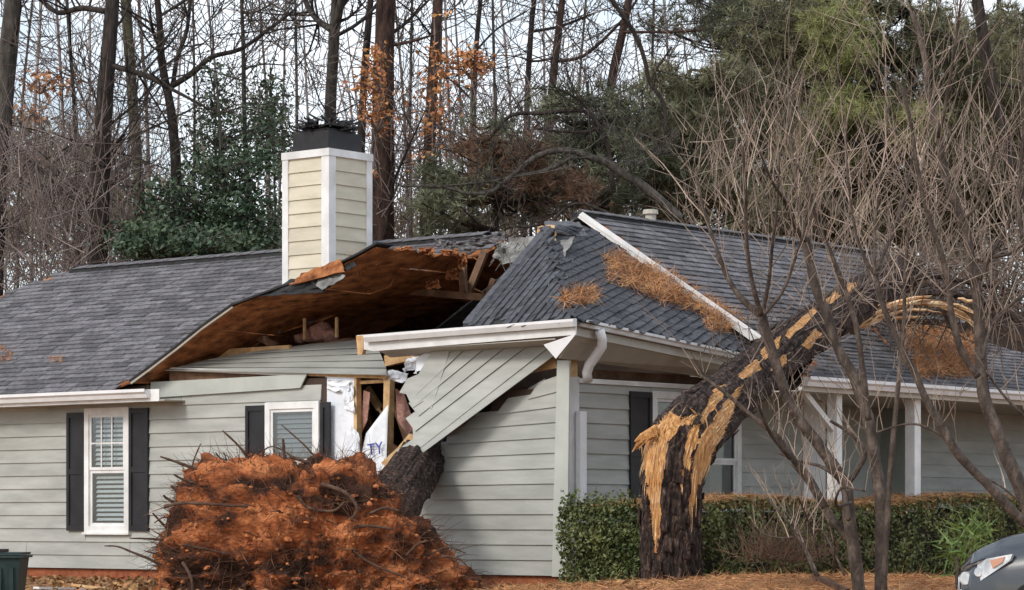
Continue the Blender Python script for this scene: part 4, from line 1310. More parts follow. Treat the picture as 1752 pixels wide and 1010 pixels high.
evergreen('oak_sapling', 'thin oak sapling with a few yellowed leaves on the far left', [(70, 470), (66, 300), (68, 130)], 5, 50,
          [(70, 145, 32, 14), (55, 200, 20, 10), (58, 270, 14, 10), (100, 140, 20, 16)], 300, .11, 'oak_leaf', 'twig_brown', 27, sub=9, tight=.16, dY=.6)
# pines
evergreen('evergreen_holly', 'thin airy evergreen whose sparse top rises above the dense one by the chimney', [(372, 470), (370, 300), (366, 120)], 5, 48,
          [(368, 190, 26, 60), (360, 250, 40, 40), (440, 240, 42, 50), (455, 190, 26, 34), (375, 130, 12, 24)], 2300, .085, 'holly_leaf', 'bark_grey', 28, tight=.22)
pine('bushy dark pine behind the gap between the two roof ridges', [(850, 470), (850, 300), (848, 150)], 9, 46, [(800, 330, 90, 60), (740, 330, 40, 40), (880, 350, 60, 40), (860, 250, 55, 60), (760, 380, 60, 25)], 1000, 'needle_dark', 31)
pine('broad dull green pine behind the white rake board', [(1010, 470), (1010, 300), (1005, 140)], 10, 48, [(1000, 210, 95, 60), (930, 290, 90, 60), (1060, 280, 90, 70), (1010, 340, 110, 30), (1075, 190, 60, 45)], 1900, 'needle_dark', 32)
pine('pine with browned needles behind the arching limb', [(905, 470), (910, 340), (905, 200)], 7, 45.5, [(880, 300, 70, 55), (820, 280, 40, 40), (960, 330, 60, 30)], 900, 'needle_dead', 33)
pine('olive pine rising behind the right roof ridge', [(1165, 470), (1170, 300), (1180, 120)], 10, 49, [(1160, 260, 80, 110), (1230, 180, 70, 80), (1200, 340, 110, 40), (1130, 150, 40, 30)], 3800, 'needle_olive', 34)
pine('tall pine with bright yellow green tufts on the right', [(1450, 470), (1440, 250), (1430, 20)], 14, 50, [(1430, 60, 60, 40), (1440, 110, 45, 30), (1420, 200, 60, 50), (1540, 220, 60, 40), (1430, 240, 30, 40)], 1900, 'needle_lime', 35)
pine('dense olive pine filling the upper right of the woods', [(1560, 470), (1560, 250), (1555, -40)], 16, 52, [(1540, 60, 130, 90), (1400, 110, 110, 110), (1650, 110, 110, 110), (1510, 230, 170, 90), (1330, 40, 90, 60)], 6300, 'needle_olive', 36, tight=.24)
pine('dark pine standing at the right end of the woods', [(1700, 470), (1705, 250), (1710, -40)], 16, 54, [(1700, 200, 90, 130), (1600, 330, 150, 70), (1720, 340, 90, 80), (1740, 80, 70, 70)], 4600, 'needle_olive', 37, tight=.24)
pine('dark pine with high boughs at the top of the right woods', [(1285, 470), (1280, 250), (1270, -40)], 13, 55, [(1270, 50, 90, 50), (1330, 150, 80, 90), (1240, 0, 70, 30), (1150, 40, 55, 14), (1300, 300, 110, 80)], 3600, 'needle_dark', 38, tight=.22)
pine('small olive pine at the back of the right woods', [(1420, 470), (1420, 400), (1418, 280)], 8, 53, [(1420, 350, 90, 60), (1520, 380, 80, 50), (1340, 390, 80, 40)], 2800, 'needle_olive', 39)

# --- brush and far woods: masses nobody could count
def far_woods():
    rng = np.random.default_rng(5)
    n = 420
    X = rng.uniform(-22, 24, n); Yd = rng.uniform(58, 84, n)
    P = np.stack([X, Yd, np.full(n, 1.2)], axis=1)
    D = np.stack([rng.normal(0, .16, n), rng.normal(0, .05, n), np.ones(n)], axis=1)
    V, Fc, tips = shoot_arrays(P, D, rng.uniform(3, 12, n), rng.uniform(.025, .08, n), 5, .06, rng=rng)
    k = 5200
    X = rng.uniform(-22, 24, k); Yd = rng.uniform(56, 80, k)
    P2 = np.stack([X, Yd, 2 + rng.random(k) ** 2.0 * 9.0], axis=1)
    D2 = rng.normal(size=(k, 3)) + np.array([0, 0, .8])
    V2, F2, _ = shoot_arrays(P2, D2, rng.uniform(.8, 2.2, k), rng.uniform(.006, .012, k), 3, .25, rng=rng)
    o = np_mesh('far_woods', np.concatenate([V, V2]), np.concatenate([Fc, F2 + len(V)]), 'twig_haze', kind='stuff')
    o['label'] = 'far bare woods reading as one brown tangle of trunks and twigs'
far_woods()
def far_foliage():
    rng = np.random.default_rng(6)
    C = clump_points([(110, 390, 150, 80), (40, 300, 90, 110), (170, 320, 90, 90), (260, 380, 90, 60), (560, 420, 200, 40), (760, 415, 140, 35), (1000, 390, 200, 50), (1300, 330, 200, 140), (1560, 300, 220, 180), (1700, 200, 120, 160), (1690, 400, 130, 60), (1560, 430, 120, 40)], 66, 18500, rng, 24, .35, 4)
    D = rng.normal(size=C.shape) + np.array([0, 0, .4])
    o = blades('far_undergrowth', C, D, rng.uniform(.25, .6, len(C)), .07, 'scrub_haze', None, 'stuff', rng)
    o['label'] = 'pale dull green undergrowth at the back of the woods'
far_foliage()
def brush(label, x0, x1, y0, y1, Y, n, mat, seed, L=(.5, 1.6)):
    rng = np.random.default_rng(seed)
    s = Y / F
    X = (rng.uniform(x0, x1, n) - CX) * s
    Z = CZ + (HY - rng.uniform(y0, y1, n)) * s
    P = np.stack([X, Y + rng.uniform(-2, 2, n), Z], axis=1)
    D = rng.normal(size=(n, 3)) * np.array([.7, .5, .5]) + np.array([0, 0, .9])
    V, Fc, _ = shoot_arrays(P, D, rng.uniform(*L, n), rng.uniform(.006, .013, n), 3, .35, rng=rng)
    o = np_mesh('brush', V, Fc, mat, kind='stuff'); o['label'] = label
brush('bare brown brush above the left end of the roof', -40, 235, 250, 520, 47, 1500, 'brush_twig', 41)
brush('tan bare brush beyond the right end of the roof', 1150, 1780, 250, 560, 46, 650, 'twig_tan', 42)
brush('dark bare brush behind the gap between the roofs', 640, 1130, 200, 420, 50, 1500, 'brush_twig', 43)
# ================================================================ fallen limbs behind the roofs
def fallen_limb(label, paths, Y, mat='bark_grey', seed=0, twigs=10):
    rng = random.Random(seed)
    p0 = at(*paths[0][0][-1], Y)
    t = thing('fallen_limb', p0, label, 'tree limb')
    br = MB(); s = Y / F / 2
    for i, (pl, w0, w1) in enumerate(paths):
        pp = px_path(pl, Y, 0, 5); m = len(pp)
        mb = MB(); mb.tube(pp, [s * (w0 + (w1 - w0) * k / (m - 1)) for k in range(m)], 9)
        mb.build('limb', mat, t, smooth=True)
        for k in range(twigs):
            j = rng.randint(1, m - 2)
            ramify(br, pp[j], Vector((rng.gauss(0, 1), rng.gauss(0, 1), rng.gauss(.4, .8))), rng.uniform(.4, 1.3), s * max(2.2, w0 * .3), 1, rng, rmin=.006)
    br.build('twigs', mat, t, kind='stuff')
fallen_limb('thick bare limb arching over the right roof ridge', [([(690, 318), (760, 321), (800, 331), (838, 329), (862, 312), (893, 287), (918, 268), (952, 258), (985, 260), (1012, 270), (1040, 280), (1072, 302), (1096, 315), (1122, 336), (1165, 375)], 4, 17), ([(760, 318), (830, 312), (890, 300), (940, 290), (980, 268)], 3, 8), ([(1072, 300), (1100, 275), (1150, 258)], 5, 2)], 44, 'bark_grey', 1, 18)
fallen_limb('hooked bare limb hanging above the arching limb', [([(835, 240), (874, 198), (929, 194), (997, 190), (1024, 214), (1038, 240), (1044, 275), (1050, 330)], 6, 9), ([(915, 220), (960, 225), (1000, 226), (1026, 220)], 4, 6), ([(950, 150), (990, 172), (1020, 205)], 3, 5)], 44.5, 'bark_dark', 2, 9)
fallen_limb('dark crooked limb dangling down beside the tan twigs', [([(1025, -30), (1084, 55), (1103, 103), (1111, 139), (1135, 178), (1140, 230)], 8, 7), ([(1112, 140), (1122, 120), (1150, 80)], 5, 3)], 45, 'bark_dark', 3, 8)
fallen_limb('small arched limb lying over the broken roof peak', [([(945, 382), (955, 368), (975, 352), (998, 349), (1022, 357), (1060, 372)], 6, 5), ([(862, 394), (876, 388), (905, 388), (924, 384)], 5, 4)], 39.5, 'bark_dark', 4, 3)

# ================================================================ uprooted pine: root ball, roots, trunk running into the house
def uprooted():
    rng = random.Random(8); nr = np.random.default_rng(8)
    cpx, Yc = (545, 985), 30.6
    c = at(*cpx, Yc)
    t = thing('uprooted_pine', (c.x, c.y, gz(c.x, c.y)), 'uprooted pine with a big red clay root ball leaning against the house', 'fallen tree')
    # outline of the ball in the picture: angle -> radius, made into a lumpy rounded body
    prof = [(265, 1040), (268, 960), (282, 905), (298, 850), (318, 812), (370, 797), (440, 792), (500, 786), (560, 784), (610, 800), (650, 828), (700, 885), (745, 935), (790, 972), (814, 1008), (822, 1045)]
    ang = [math.atan2(cpx[1] + 60 - y, x - cpx[0]) for x, y in prof]
    rad = [math.hypot(x - cpx[0], cpx[1] + 60 - y) for x, y in prof]
    def R_(th):
        th = (th + math.pi) % (2 * math.pi) - math.pi
        if th < -.0 and th > -math.pi:      # the buried half
            return 270.0
        for i in range(len(ang) - 1):
            if ang[i] >= th >= ang[i + 1]:
                u = (ang[i] - th) / (ang[i] - ang[i + 1])
                return rad[i] * (1 - u) + rad[i + 1] * u
        return 280.0
    s = Yc / F
    cc = at(cpx[0], cpx[1] + 60, Yc)
    nu, nv = 340, 170
    vs = []
    for j in range(nv + 1):
        ph = math.pi * j / nv                  # 0 = facing the camera, pi = back
        for i in range(nu):
            th = 2 * math.pi * i / nu
            k = math.sin(ph) ** .62
            r = R_(th) * s * k
            x, z = math.cos(th) * r, math.sin(th) * r
            y = -math.cos(ph) * (1.05 if ph < math.pi / 2 else .75)
            y = math.copysign(abs(y) ** .85, y)
            d = Vector((x, y, z)).normalized()
            q = Vector((x, y, z))
            n1 = noise.fractal(q * 1.5 + Vector((3, 1, 7)), 1.0, 2.1, 3)
            n2 = noise.fractal(q * 5.5, .8, 2.1, 4)
            n3 = abs(noise.noise(Vector((q.x * 1.6 + .4 * n1, q.y * 2.5, q.z * 5.5 + .5 * n1))))
            n4 = noise.turbulence(q * 9.0, 3, False)
            e_ = .75 if math.sin(ph) > .9 else 1
            q = q + d * (.20 * n1 + .09 * n2 - .26 * n3 + .07) * e_
            q = q + d * (.045 * n2 + .015 * (n4 - .6))
            vs.append(cc + q)
    fs = []
    for j in range(nv):
        for i in range(nu):
            i2 = (i + 1) % nu
            fs.append((j * nu + i, j * nu + i2, (j + 1) * nu + i2, (j + 1) * nu + i))
    mb = MB(); mb.add(vs, fs)
    ball = mb.build('root_ball', 'clay', t)
    md_front = [v for v in vs if v.y < cc.y + .25 and v.z > -.2]
    # clods
    cl = MB()
    for k in range(380):
        v = rng.choice(md_front)
        r = rng.uniform(.008, .03) * (1.8 if rng.random() < .1 else 1)
        cl.add(*lump(v + Vector((0, -.01, .0)), (r * rng.uniform(.8, 1.6), r, r * rng.uniform(.5, 1)), k * .37, .45, 1))
    cl.build('clods', 'clod', t, kind='stuff')
    # thick roots that can be told apart: picture polyline, widths, start depth offset
    def root(pl, w0, w1, dy0=-.6, dy1=-.8):
        pp = []
        for i, p in enumerate(px_path(pl, Yc, 0, 4)):
            n_ = (len(pl) - 1) * 4
            pp.append(p + Vector((0, dy0 + (dy1 - dy0) * i / n_, 0)))
        m = len(pp)
        b = MB(); b.tube(pp, [s / 2 * (w0 + (w1 - w0) * i / (m - 1)) * (1 + .12 * math.sin(i * 2.3)) for i in range(m)], 7)
        b.build('root', 'root', t, smooth=True)
    ROOTS = [([(490, 815), (489, 790), (488, 770), (487, 752)], 7, 4), ([(575, 850), (572, 815), (540, 797), (498, 782)], 9, 6), ([(345, 806), (310, 793), (278, 782)], 7, 3),
             ([(332, 812), (334, 790), (347, 760)], 4, 2), ([(432, 792), (412, 765), (384, 738)], 6, 3), ([(540, 782), (520, 760), (484, 728)], 4, 2), ([(318, 850), (304, 838), (296, 832)], 8, 4),
             ([(300, 860), (287, 852), (284, 848)], 6, 3), ([(290, 905), (277, 892), (265, 878)], 5, 3), ([(288, 925), (262, 922), (226, 921)], 6, 2), ([(287, 972), (262, 958), (228, 944), (205, 935), (183, 934)], 6, 2),
             ([(292, 955), (272, 948), (250, 942)], 5, 2), ([(300, 868), (330, 862), (380, 864), (440, 868)], 7, 4), ([(470, 958), (400, 945), (330, 930)], 6, 3), ([(555, 920), (600, 905), (640, 900), (680, 905)], 7, 4),
             ([(600, 930), (640, 960), (700, 985)], 6, 3), ([(760, 950), (790, 955), (803, 968)], 4, 2), ([(745, 945), (770, 935), (800, 945)], 3, 2), ([(560, 830), (600, 845), (620, 870), (610, 890)], 8, 5),
             ([(520, 850), (540, 870), (580, 875), (600, 860)], 6, 4), ([(330, 960), (345, 985), (350, 1020)], 6, 4), ([(430, 1000), (470, 985), (520, 990)], 7, 4), ([(640, 880), (665, 870), (690, 875)], 6, 4),
             ([(400, 800), (380, 785), (372, 775)], 4, 2), ([(460, 795), (452, 775), (470, 765), (500, 780)], 3, 2), ([(350, 830), (330, 822), (318, 815)], 5, 3), ([(305, 890), (285, 885), (268, 895)], 4, 2), ([(700, 950), (720, 930), (735, 925)], 5, 3)]
    for pl, w0, w1 in ROOTS:
        edge = min(x for x, y in pl) < 300 or min(y for x, y in pl) < 790
        root(pl, w0, w1, -.15 if edge else -.95, -.2 if edge else -1.08)
    # fine roots over the whole face
    V = np.array([tuple(md_front[i]) for i in nr.integers(0, len(md_front), 3300)])
    out = unit(V - np.array(cc))
    D = nr.normal(size=V.shape) * .9 + out * .5 + np.array([0, 0, -.25])
    A1, F1, _ = shoot_arrays(V, D, nr.uniform(.06, .34, len(V)), nr.uniform(.002, .006, len(V)) * (1 + (nr.random(len(V)) < .08)), 4, .6, -.35, nr)
    edge = [v for v in md_front if abs(v.y - cc.y) < .35]
    W = np.array([tuple(edge[i]) for i in nr.integers(0, len(edge), 420)])
    D = nr.normal(size=W.shape) * .45 + unit(W - np.array(cc)) * 1.0
    A2, F2, _ = shoot_arrays(W, D, nr.uniform(.08, .36, len(W)), nr.uniform(.002, .005, len(W)), 5, .35, -.05, nr)
    np_mesh('fine_roots', np.concatenate([A1, A2]), np.concatenate([F1, F2 + len(A1)]), 'fine_root', t, 'stuff')
    # trunk: from the ball into the hole in the wall
    p0, p2 = at(632, 925, 31.2), at(782, 690, 35.6)
    pts = [p0.lerp(p2, k / 70) for k in range(71)]
    n = 90; b = MB()
    b.tube(pts, [.335 - .001 * k for k in range(71)], n)
    m = len(pts)
    for k in range(m * n):
        c_ = pts[k // n]; v = b.v[k]; q = v * 1.0
        ar = (k % n) / n * 6.2832
        e = noise.voronoi(Vector((math.cos(ar) * 4.4, math.sin(ar) * 4.4, (k // n) * .055)))[0]
        b.v[k] = c_ + (v - c_) * (1 + .30 * (min(.40, e[1] - e[0]) - .2))
    b.build('trunk', 'pine_bark', t)
uprooted()

# ================================================================ the snapped pine
def snapped():
    rng = random.Random(4)
    base = at(1149, 1003, 30.0)
    t = thing('snapped_pine', (base.x, base.y, gz(base.x, base.y)), 'snapped pine whose bent trunk lies across the porch roof', 'broken tree')
    s = 30.0 / F
    low = [at(1147, 1022, 30), at(1147, 1000, 30), at(1147, 960, 30), at(1147, 900, 30), at(1149, 850, 30), at(1152, 805, 30.02)]
    mid = at(1164, 764, 30.12)
    up = [at(1187, 731, 30.45), at(1222, 700, 31.0), at(1262, 666, 31.7), at(1300, 633, 32.3), at(1345, 594, 33.0), at(1398, 560, 33.8), at(1440, 530, 34.6), at(1490, 500, 35.6), at(1545, 470, 36.8)]
    pts = []
    key = low + [mid] + up
    for i in range(len(key) - 1):
        k = 30
        for j in range(k): pts.append(key[i].lerp(key[i + 1], j / k))
    pts.append(key[-1])
    # smooth a little except at the break
    for it in range(26):
        pts = [pts[0]] + [pts[i] * .5 + (pts[i - 1] + pts[i + 1]) * .25 for i in range(1, len(pts) - 1)] + [pts[-1]]
    m, n = len(pts), 210
    zb = mid.z
    rad = []
    for i, p in enumerate(pts):
        if i < 22: r = 60 - i * .40
        else: r = float(np.interp(i, [22, 110, 150, 185, 212, 245, 275, 330, 460], [51, 51, 54, 61, 57, 51, 47, 44, 42]))
        rad.append(r * s)
    b = MB(); b.tube(pts, rad, n)
    WOOD = [  # exposed wood seen from the road, in picture coordinates
        [(1086, 757), (1112, 734), (1148, 704), (1166, 712), (1158, 740), (1142, 756), (1141, 775), (1134, 815), (1128, 850), (1131, 880), (1129, 930), (1121, 905), (1110, 862), (1103, 815), (1096, 778)],
        [(1112, 880), (1126, 885), (1129, 905), (1124, 930), (1126, 960), (1121, 975), (1118, 935)],
        [(1180, 730), (1196, 726), (1196, 756), (1186, 775), (1180, 808), (1168, 795), (1171, 762)],
        [(1166, 800), (1172, 806), (1168, 848), (1164, 830)],
        [(1226, 708), (1246, 680), (1262, 688), (1244, 735), (1226, 768), (1212, 798), (1200, 830), (1190, 862), (1184, 895), (1178, 880), (1182, 838), (1186, 790), (1196, 755), (1210, 730)],
        [(1196, 715), (1210, 690), (1219, 664), (1242, 655), (1238, 682), (1216, 708), (1202, 726)],
        [(1236, 690), (1262, 664), (1275, 655), (1262, 680), (1246, 702)],
        [(1262, 640), (1282, 622), (1295, 612), (1288, 640), (1270, 652)],
        [(1342, 572), (1352, 560), (1368, 548), (1392, 524), (1400, 530), (1378, 556), (1350, 580)],
        [(1410, 512), (1430, 498), (1440, 505), (1420, 520)],
        [(1300, 600), (1322, 582), (1338, 574), (1332, 596), (1308, 616)], [(1318, 632), (1340, 606), (1350, 612), (1332, 640)], [(1372, 590), (1398, 562), (1408, 570), (1384, 600)], [(1442, 492), (1462, 480), (1470, 490), (1450, 502)],
        [(1284, 622), (1298, 614), (1306, 628), (1290, 640)],
        [(1152, 726), (1170, 716), (1192, 706), (1198, 712), (1180, 726), (1160, 730)],
    ]
    def wood_at(x, y):
        jx = 3.0 * noise.noise(Vector((x * .05, y * .08, 3))); jy = 3 * noise.noise(Vector((x * .09, y * .05, 9)))
        return next((q_ + 1 for q_, w in enumerate(WOOD) if inpoly(x + jx, y + jy, w)), 0)
    isw = []
    for k in range(m * n):
        i = k // n; c = pts[i]; v = b.v[k]
        d = v - c
        q = Vector((v.x, v.y, v.z))
        al = i * .021            # length along the trunk
        ar = (k % n) / n
        cx, sx = math.cos(ar * 6.2832), math.sin(ar * 6.2832)
        e = noise.voronoi(Vector((cx * 3.4, sx * 3.4, al * 1.7)))[0]
        e2 = noise.voronoi(Vector((cx * 8, sx * 8, al * 5)))[0]
        f = min(.40, e[1] - e[0])
        flare = 0
        face = (v.y - c.y) < .09
        x, y = to_px(v)
        wd = wood_at(x, y) if face else 0
        isw.append(wd)
        rel = .26 * (f - .25) + .07 * (min(.3, e2[1] - e2[0]) - .15)
        if wd: rel = -.035 + .05 * noise.noise(Vector((cx * 14, sx * 14, al * .9)))
        if i < 25: rel += .12 * (1 - i / 25) * (1 + math.sin(ar * 6.28 * 4 + 1)) * .5
        b.v[k] = c + d * (1 + rel)
    bf = [f for f in b.f if len(f) > 4 or not sum(isw[v] > 0 for v in f) >= 3]
    wf = [f for f in b.f if len(f) == 4 and sum(isw[v] > 0 for v in f) >= 3]
    split = 214 * n
    def sub(faces, name, mat, parent):
        used = sorted({v for f in faces for v in f}); mp_ = {v: i for i, v in enumerate(used)}
        q = MB(); q.add([b.v[v] for v in used], [tuple(mp_[v] for v in f) for f in faces])
        return q.build(name, mat, parent)
    stump = sub([f for f in bf if min(f) < split], 'stump', 'pine_bark', t)
    fall = sub([f for f in bf if min(f) >= split], 'fallen_trunk', 'pine_bark', t)
    for q_ in range(1, len(WOOD) + 1):
        pc = [f for f in wf if max(isw[v] for v in f) == q_]
        par = {}
        def find(x):
            while par.setdefault(x, x) != x: x = par[x]
            return x
        for f in pc:
            for v in f[1:]: par[find(v)] = find(f[0])
        comps = {}
        for f in pc: comps.setdefault(find(f[0]), []).append(f)
        for g in comps.values(): sub(g, 'torn_wood', 'fresh_wood', stump if min(min(f) for f in g) < split else fall)
    # splinters at the break and along the torn strips
    sp = MB()
    for k in range(46):
        x, y = rng.choice([(rng.uniform(1088, 1125), rng.uniform(735, 765)), (rng.uniform(1125, 1200), rng.uniform(700, 735)), (rng.uniform(1200, 1245), rng.uniform(690, 760))])
        if not wood_at(x, y): continue
        p = at(x, y, 29.66 + rng.uniform(0, .04))
        d = Vector((rng.uniform(-.25, .12), rng.uniform(-.08, .0), rng.uniform(-.25, .12)))
        w = rng.uniform(.004, .011)
        sp.tube([p, p + d * .25 + Vector((0, -.01, 0)), p + d * rng.uniform(.35, .7)], [w, w * .8, .001], 4)
    p = at(1094, 757, 29.92)
    sp.tube([at(1118, 742, 29.8), p, at(1081, 774, 29.85)], [.05, .03, .002], 6)
    sp.tube([at(1125, 735, 29.85), at(1098, 748, 29.9), at(1086, 756, 29.9)], [.06, .04, .01], 6)
    sp.build('splinters', 'fresh_wood', stump, kind='stuff')
    wv = [k for k in range(m * n) if isw[k] and 3 < k // n < m - 6]
    fb = MB()
    for q_ in range(330):
        k = rng.choice(wv); i = k // n; v = b.v[k]; c = pts[i]
        ax = (pts[i + 3] - pts[i - 3]).normalized(); nr_ = (v - c).normalized()
        L = rng.uniform(.05, .26); w = rng.uniform(.002, .006); lift = rng.uniform(.001, .012)
        e = v + ax * L + nr_ * (lift * rng.uniform(.2, 1.6)) + Vector((rng.gauss(0, .012), 0, rng.gauss(0, .012)))
        if rng.random() < .5: ax = -ax; e = v + ax * L + nr_ * lift
        fb.tube([v + nr_ * .001, v.lerp(e, .5) + nr_ * lift * .4, e], [w, w * .8, .0008], 4, cap=False)
    fb.build('wood_fibres', 'wood_fibre', stump, kind='stuff')
    # loose bark flakes
    fl_ = MB()
    for k in range(260):
        i = rng.randint(4, m - 4); j = rng.randint(0, n - 1)
        v = b.v[i * n + j]; c = pts[i]
        if v.y > c.y + .1 or isw[i * n + j]: continue
        nrm = (v - c).normalized(); ax = (pts[i + 1] - pts[i - 1]).normalized(); tg = nrm.cross(ax)
        L, W = rng.uniform(.04, .10), rng.uniform(.02, .045)
        o_ = v + nrm * .008
        fl_.hexa([o_ - ax * L - tg * W, o_ - ax * L * .7 + tg * W, o_ + ax * L + tg * W * .8, o_ + ax * L * .8 - tg * W], nrm * .012 + ax * .004)
    fl_.build('bark_flakes', 'pine_bark', t, kind='stuff')
    def slivers(pl, Ys):
        P_ = [at(x, y, Y_) for (x, y), Y_ in zip(pl, Ys)]
        q = MB()
        for k_ in range(34):
            a_ = rng.uniform(0, 4.6); L_ = rng.uniform(.5, 1.9); w_ = rng.uniform(.008, .024)
            off = Vector((rng.gauss(0, .03), -.05 + rng.gauss(0, .03), rng.gauss(.0, .045)))
            pts_ = []
            for j_ in range(7):
                u_ = min(a_ + L_ * j_ / 6, 5.999); i_ = int(u_)
                pts_.append(P_[i_].lerp(P_[i_ + 1], u_ - i_) + off * (1 + .5 * j_ / 6) + Vector((0, 0, rng.gauss(0, .006))))
            q.tube(pts_, [w_ * .5, w_, w_ * 1.1, w_, w_ * .8, w_ * .5, .002], 4)
        q.build('split_wood', 'wood_fibre', t, kind='stuff')
    def limb(pl, Ys, w0, w1, mat, name):
        pp = []
        P_ = [at(x, y, Y_) for (x, y), Y_ in zip(pl, Ys)]
        for q_ in range(len(P_) - 1):
            for k_ in range(5): pp.append(P_[q_].lerp(P_[q_ + 1], k_ / 5))
        pp.append(P_[-1])
        for q_ in range(3): pp = [pp[0]] + [pp[k_] * .5 + (pp[k_ - 1] + pp[k_ + 1]) * .25 for k_ in range(1, len(pp) - 1)] + [pp[-1]]
        q = MB(); mm = len(pp); q.tube(pp, [35.5 / F / 2 * (w0 + (w1 - w0) * k_ / (mm - 1)) for k_ in range(mm)], 16)
        for k_ in range(mm * 16):
            c_ = pp[k_ // 16]; q.v[k_] = c_ + (q.v[k_] - c_) * (1 + .45 * noise.noise(q.v[k_] * 5 + Vector((k_ % 16, 0, 0)) * .6))
        return q.build(name, mat, t)
    limb([(1455, 566), (1482, 548), (1520, 529), (1565, 518), (1612, 519), (1655, 537), (1692, 566)], (35.0, 35.1, 35.3, 35.5, 35.8, 36.0, 36.2), 15, 7, 'old_wood', 'split_limb')
    slivers([(1455, 566), (1482, 548), (1520, 529), (1565, 518), (1612, 519), (1655, 537), (1692, 566)], (35.0, 35.1, 35.3, 35.5, 35.8, 36.0, 36.2))
    limb([(1462, 540), (1500, 520), (1560, 505), (1620, 500), (1690, 520), (1752, 556)], (35.3, 35.5, 35.8, 36.0, 36.3, 36.5), 15, 7, 'pine_bark', 'limb')
    limb([(1490, 505), (1540, 480), (1600, 470), (1660, 485), (1752, 500)], (35.8, 36.0, 36.3, 36.6, 37.0), 13, 6, 'bark_dark', 'limb')
    # broken twigs and needles caught along the fallen trunk
    br = MB()
    for k in range(34):
        i = rng.randint(210, m - 3)
        ramify(br, pts[i] + Vector((0, -.1, .1)), Vector((rng.gauss(0, 1), -.3, rng.gauss(.3, .8))), rng.uniform(.3, .9), .012, 1, rng, rmin=.005)
    br.build('broken_twigs', 'twig_brown', t, kind='stuff')
snapped()

# tangled crown of the snapped pine where it came down on the roofs
def tangle():
    rng = np.random.default_rng(12)
    n = 620
    c = np.stack([rng.uniform(1470, 1760, n), rng.uniform(440, 560, n)], axis=1)
    Y = rng.uniform(36.2, 38.0, n)
    P = np.stack([(c[:, 0] - CX) * Y / F, Y, CZ + (HY - c[:, 1]) * Y / F], axis=1)
    D = rng.normal(size=(n, 3)) + np.array([.3, 0, .25])
    V, Fc, _ = shoot_arrays(P, D, rng.uniform(.3, 1.1, n), rng.uniform(.005, .016, n), 4, .4, -.1, rng)
    o = np_mesh('fallen_branches', V, Fc, 'twig_brown', kind='stuff'); o['label'] = 'tangle of broken brown branches heaped on the right roof'
    k = 700
    c = np.stack([rng.uniform(1480, 1760, k), rng.uniform(450, 540, k)], axis=1)
    Y = rng.uniform(36.4, 38.0, k)
    P = np.stack([(c[:, 0] - CX) * Y / F, Y, CZ + (HY - c[:, 1]) * Y / F], axis=1)
    o = blades('fallen_needles', np.repeat(P, 6, axis=0), np.repeat(rng.normal(size=(k, 3)), 6, axis=0) + rng.normal(size=(k * 6, 3)) * .5, rng.uniform(.1, .22, k * 6), .008, 'needle_dead', None, 'stuff', rng)
    o['label'] = 'browned pine needles caught in the heap on the right roof'
tangle()

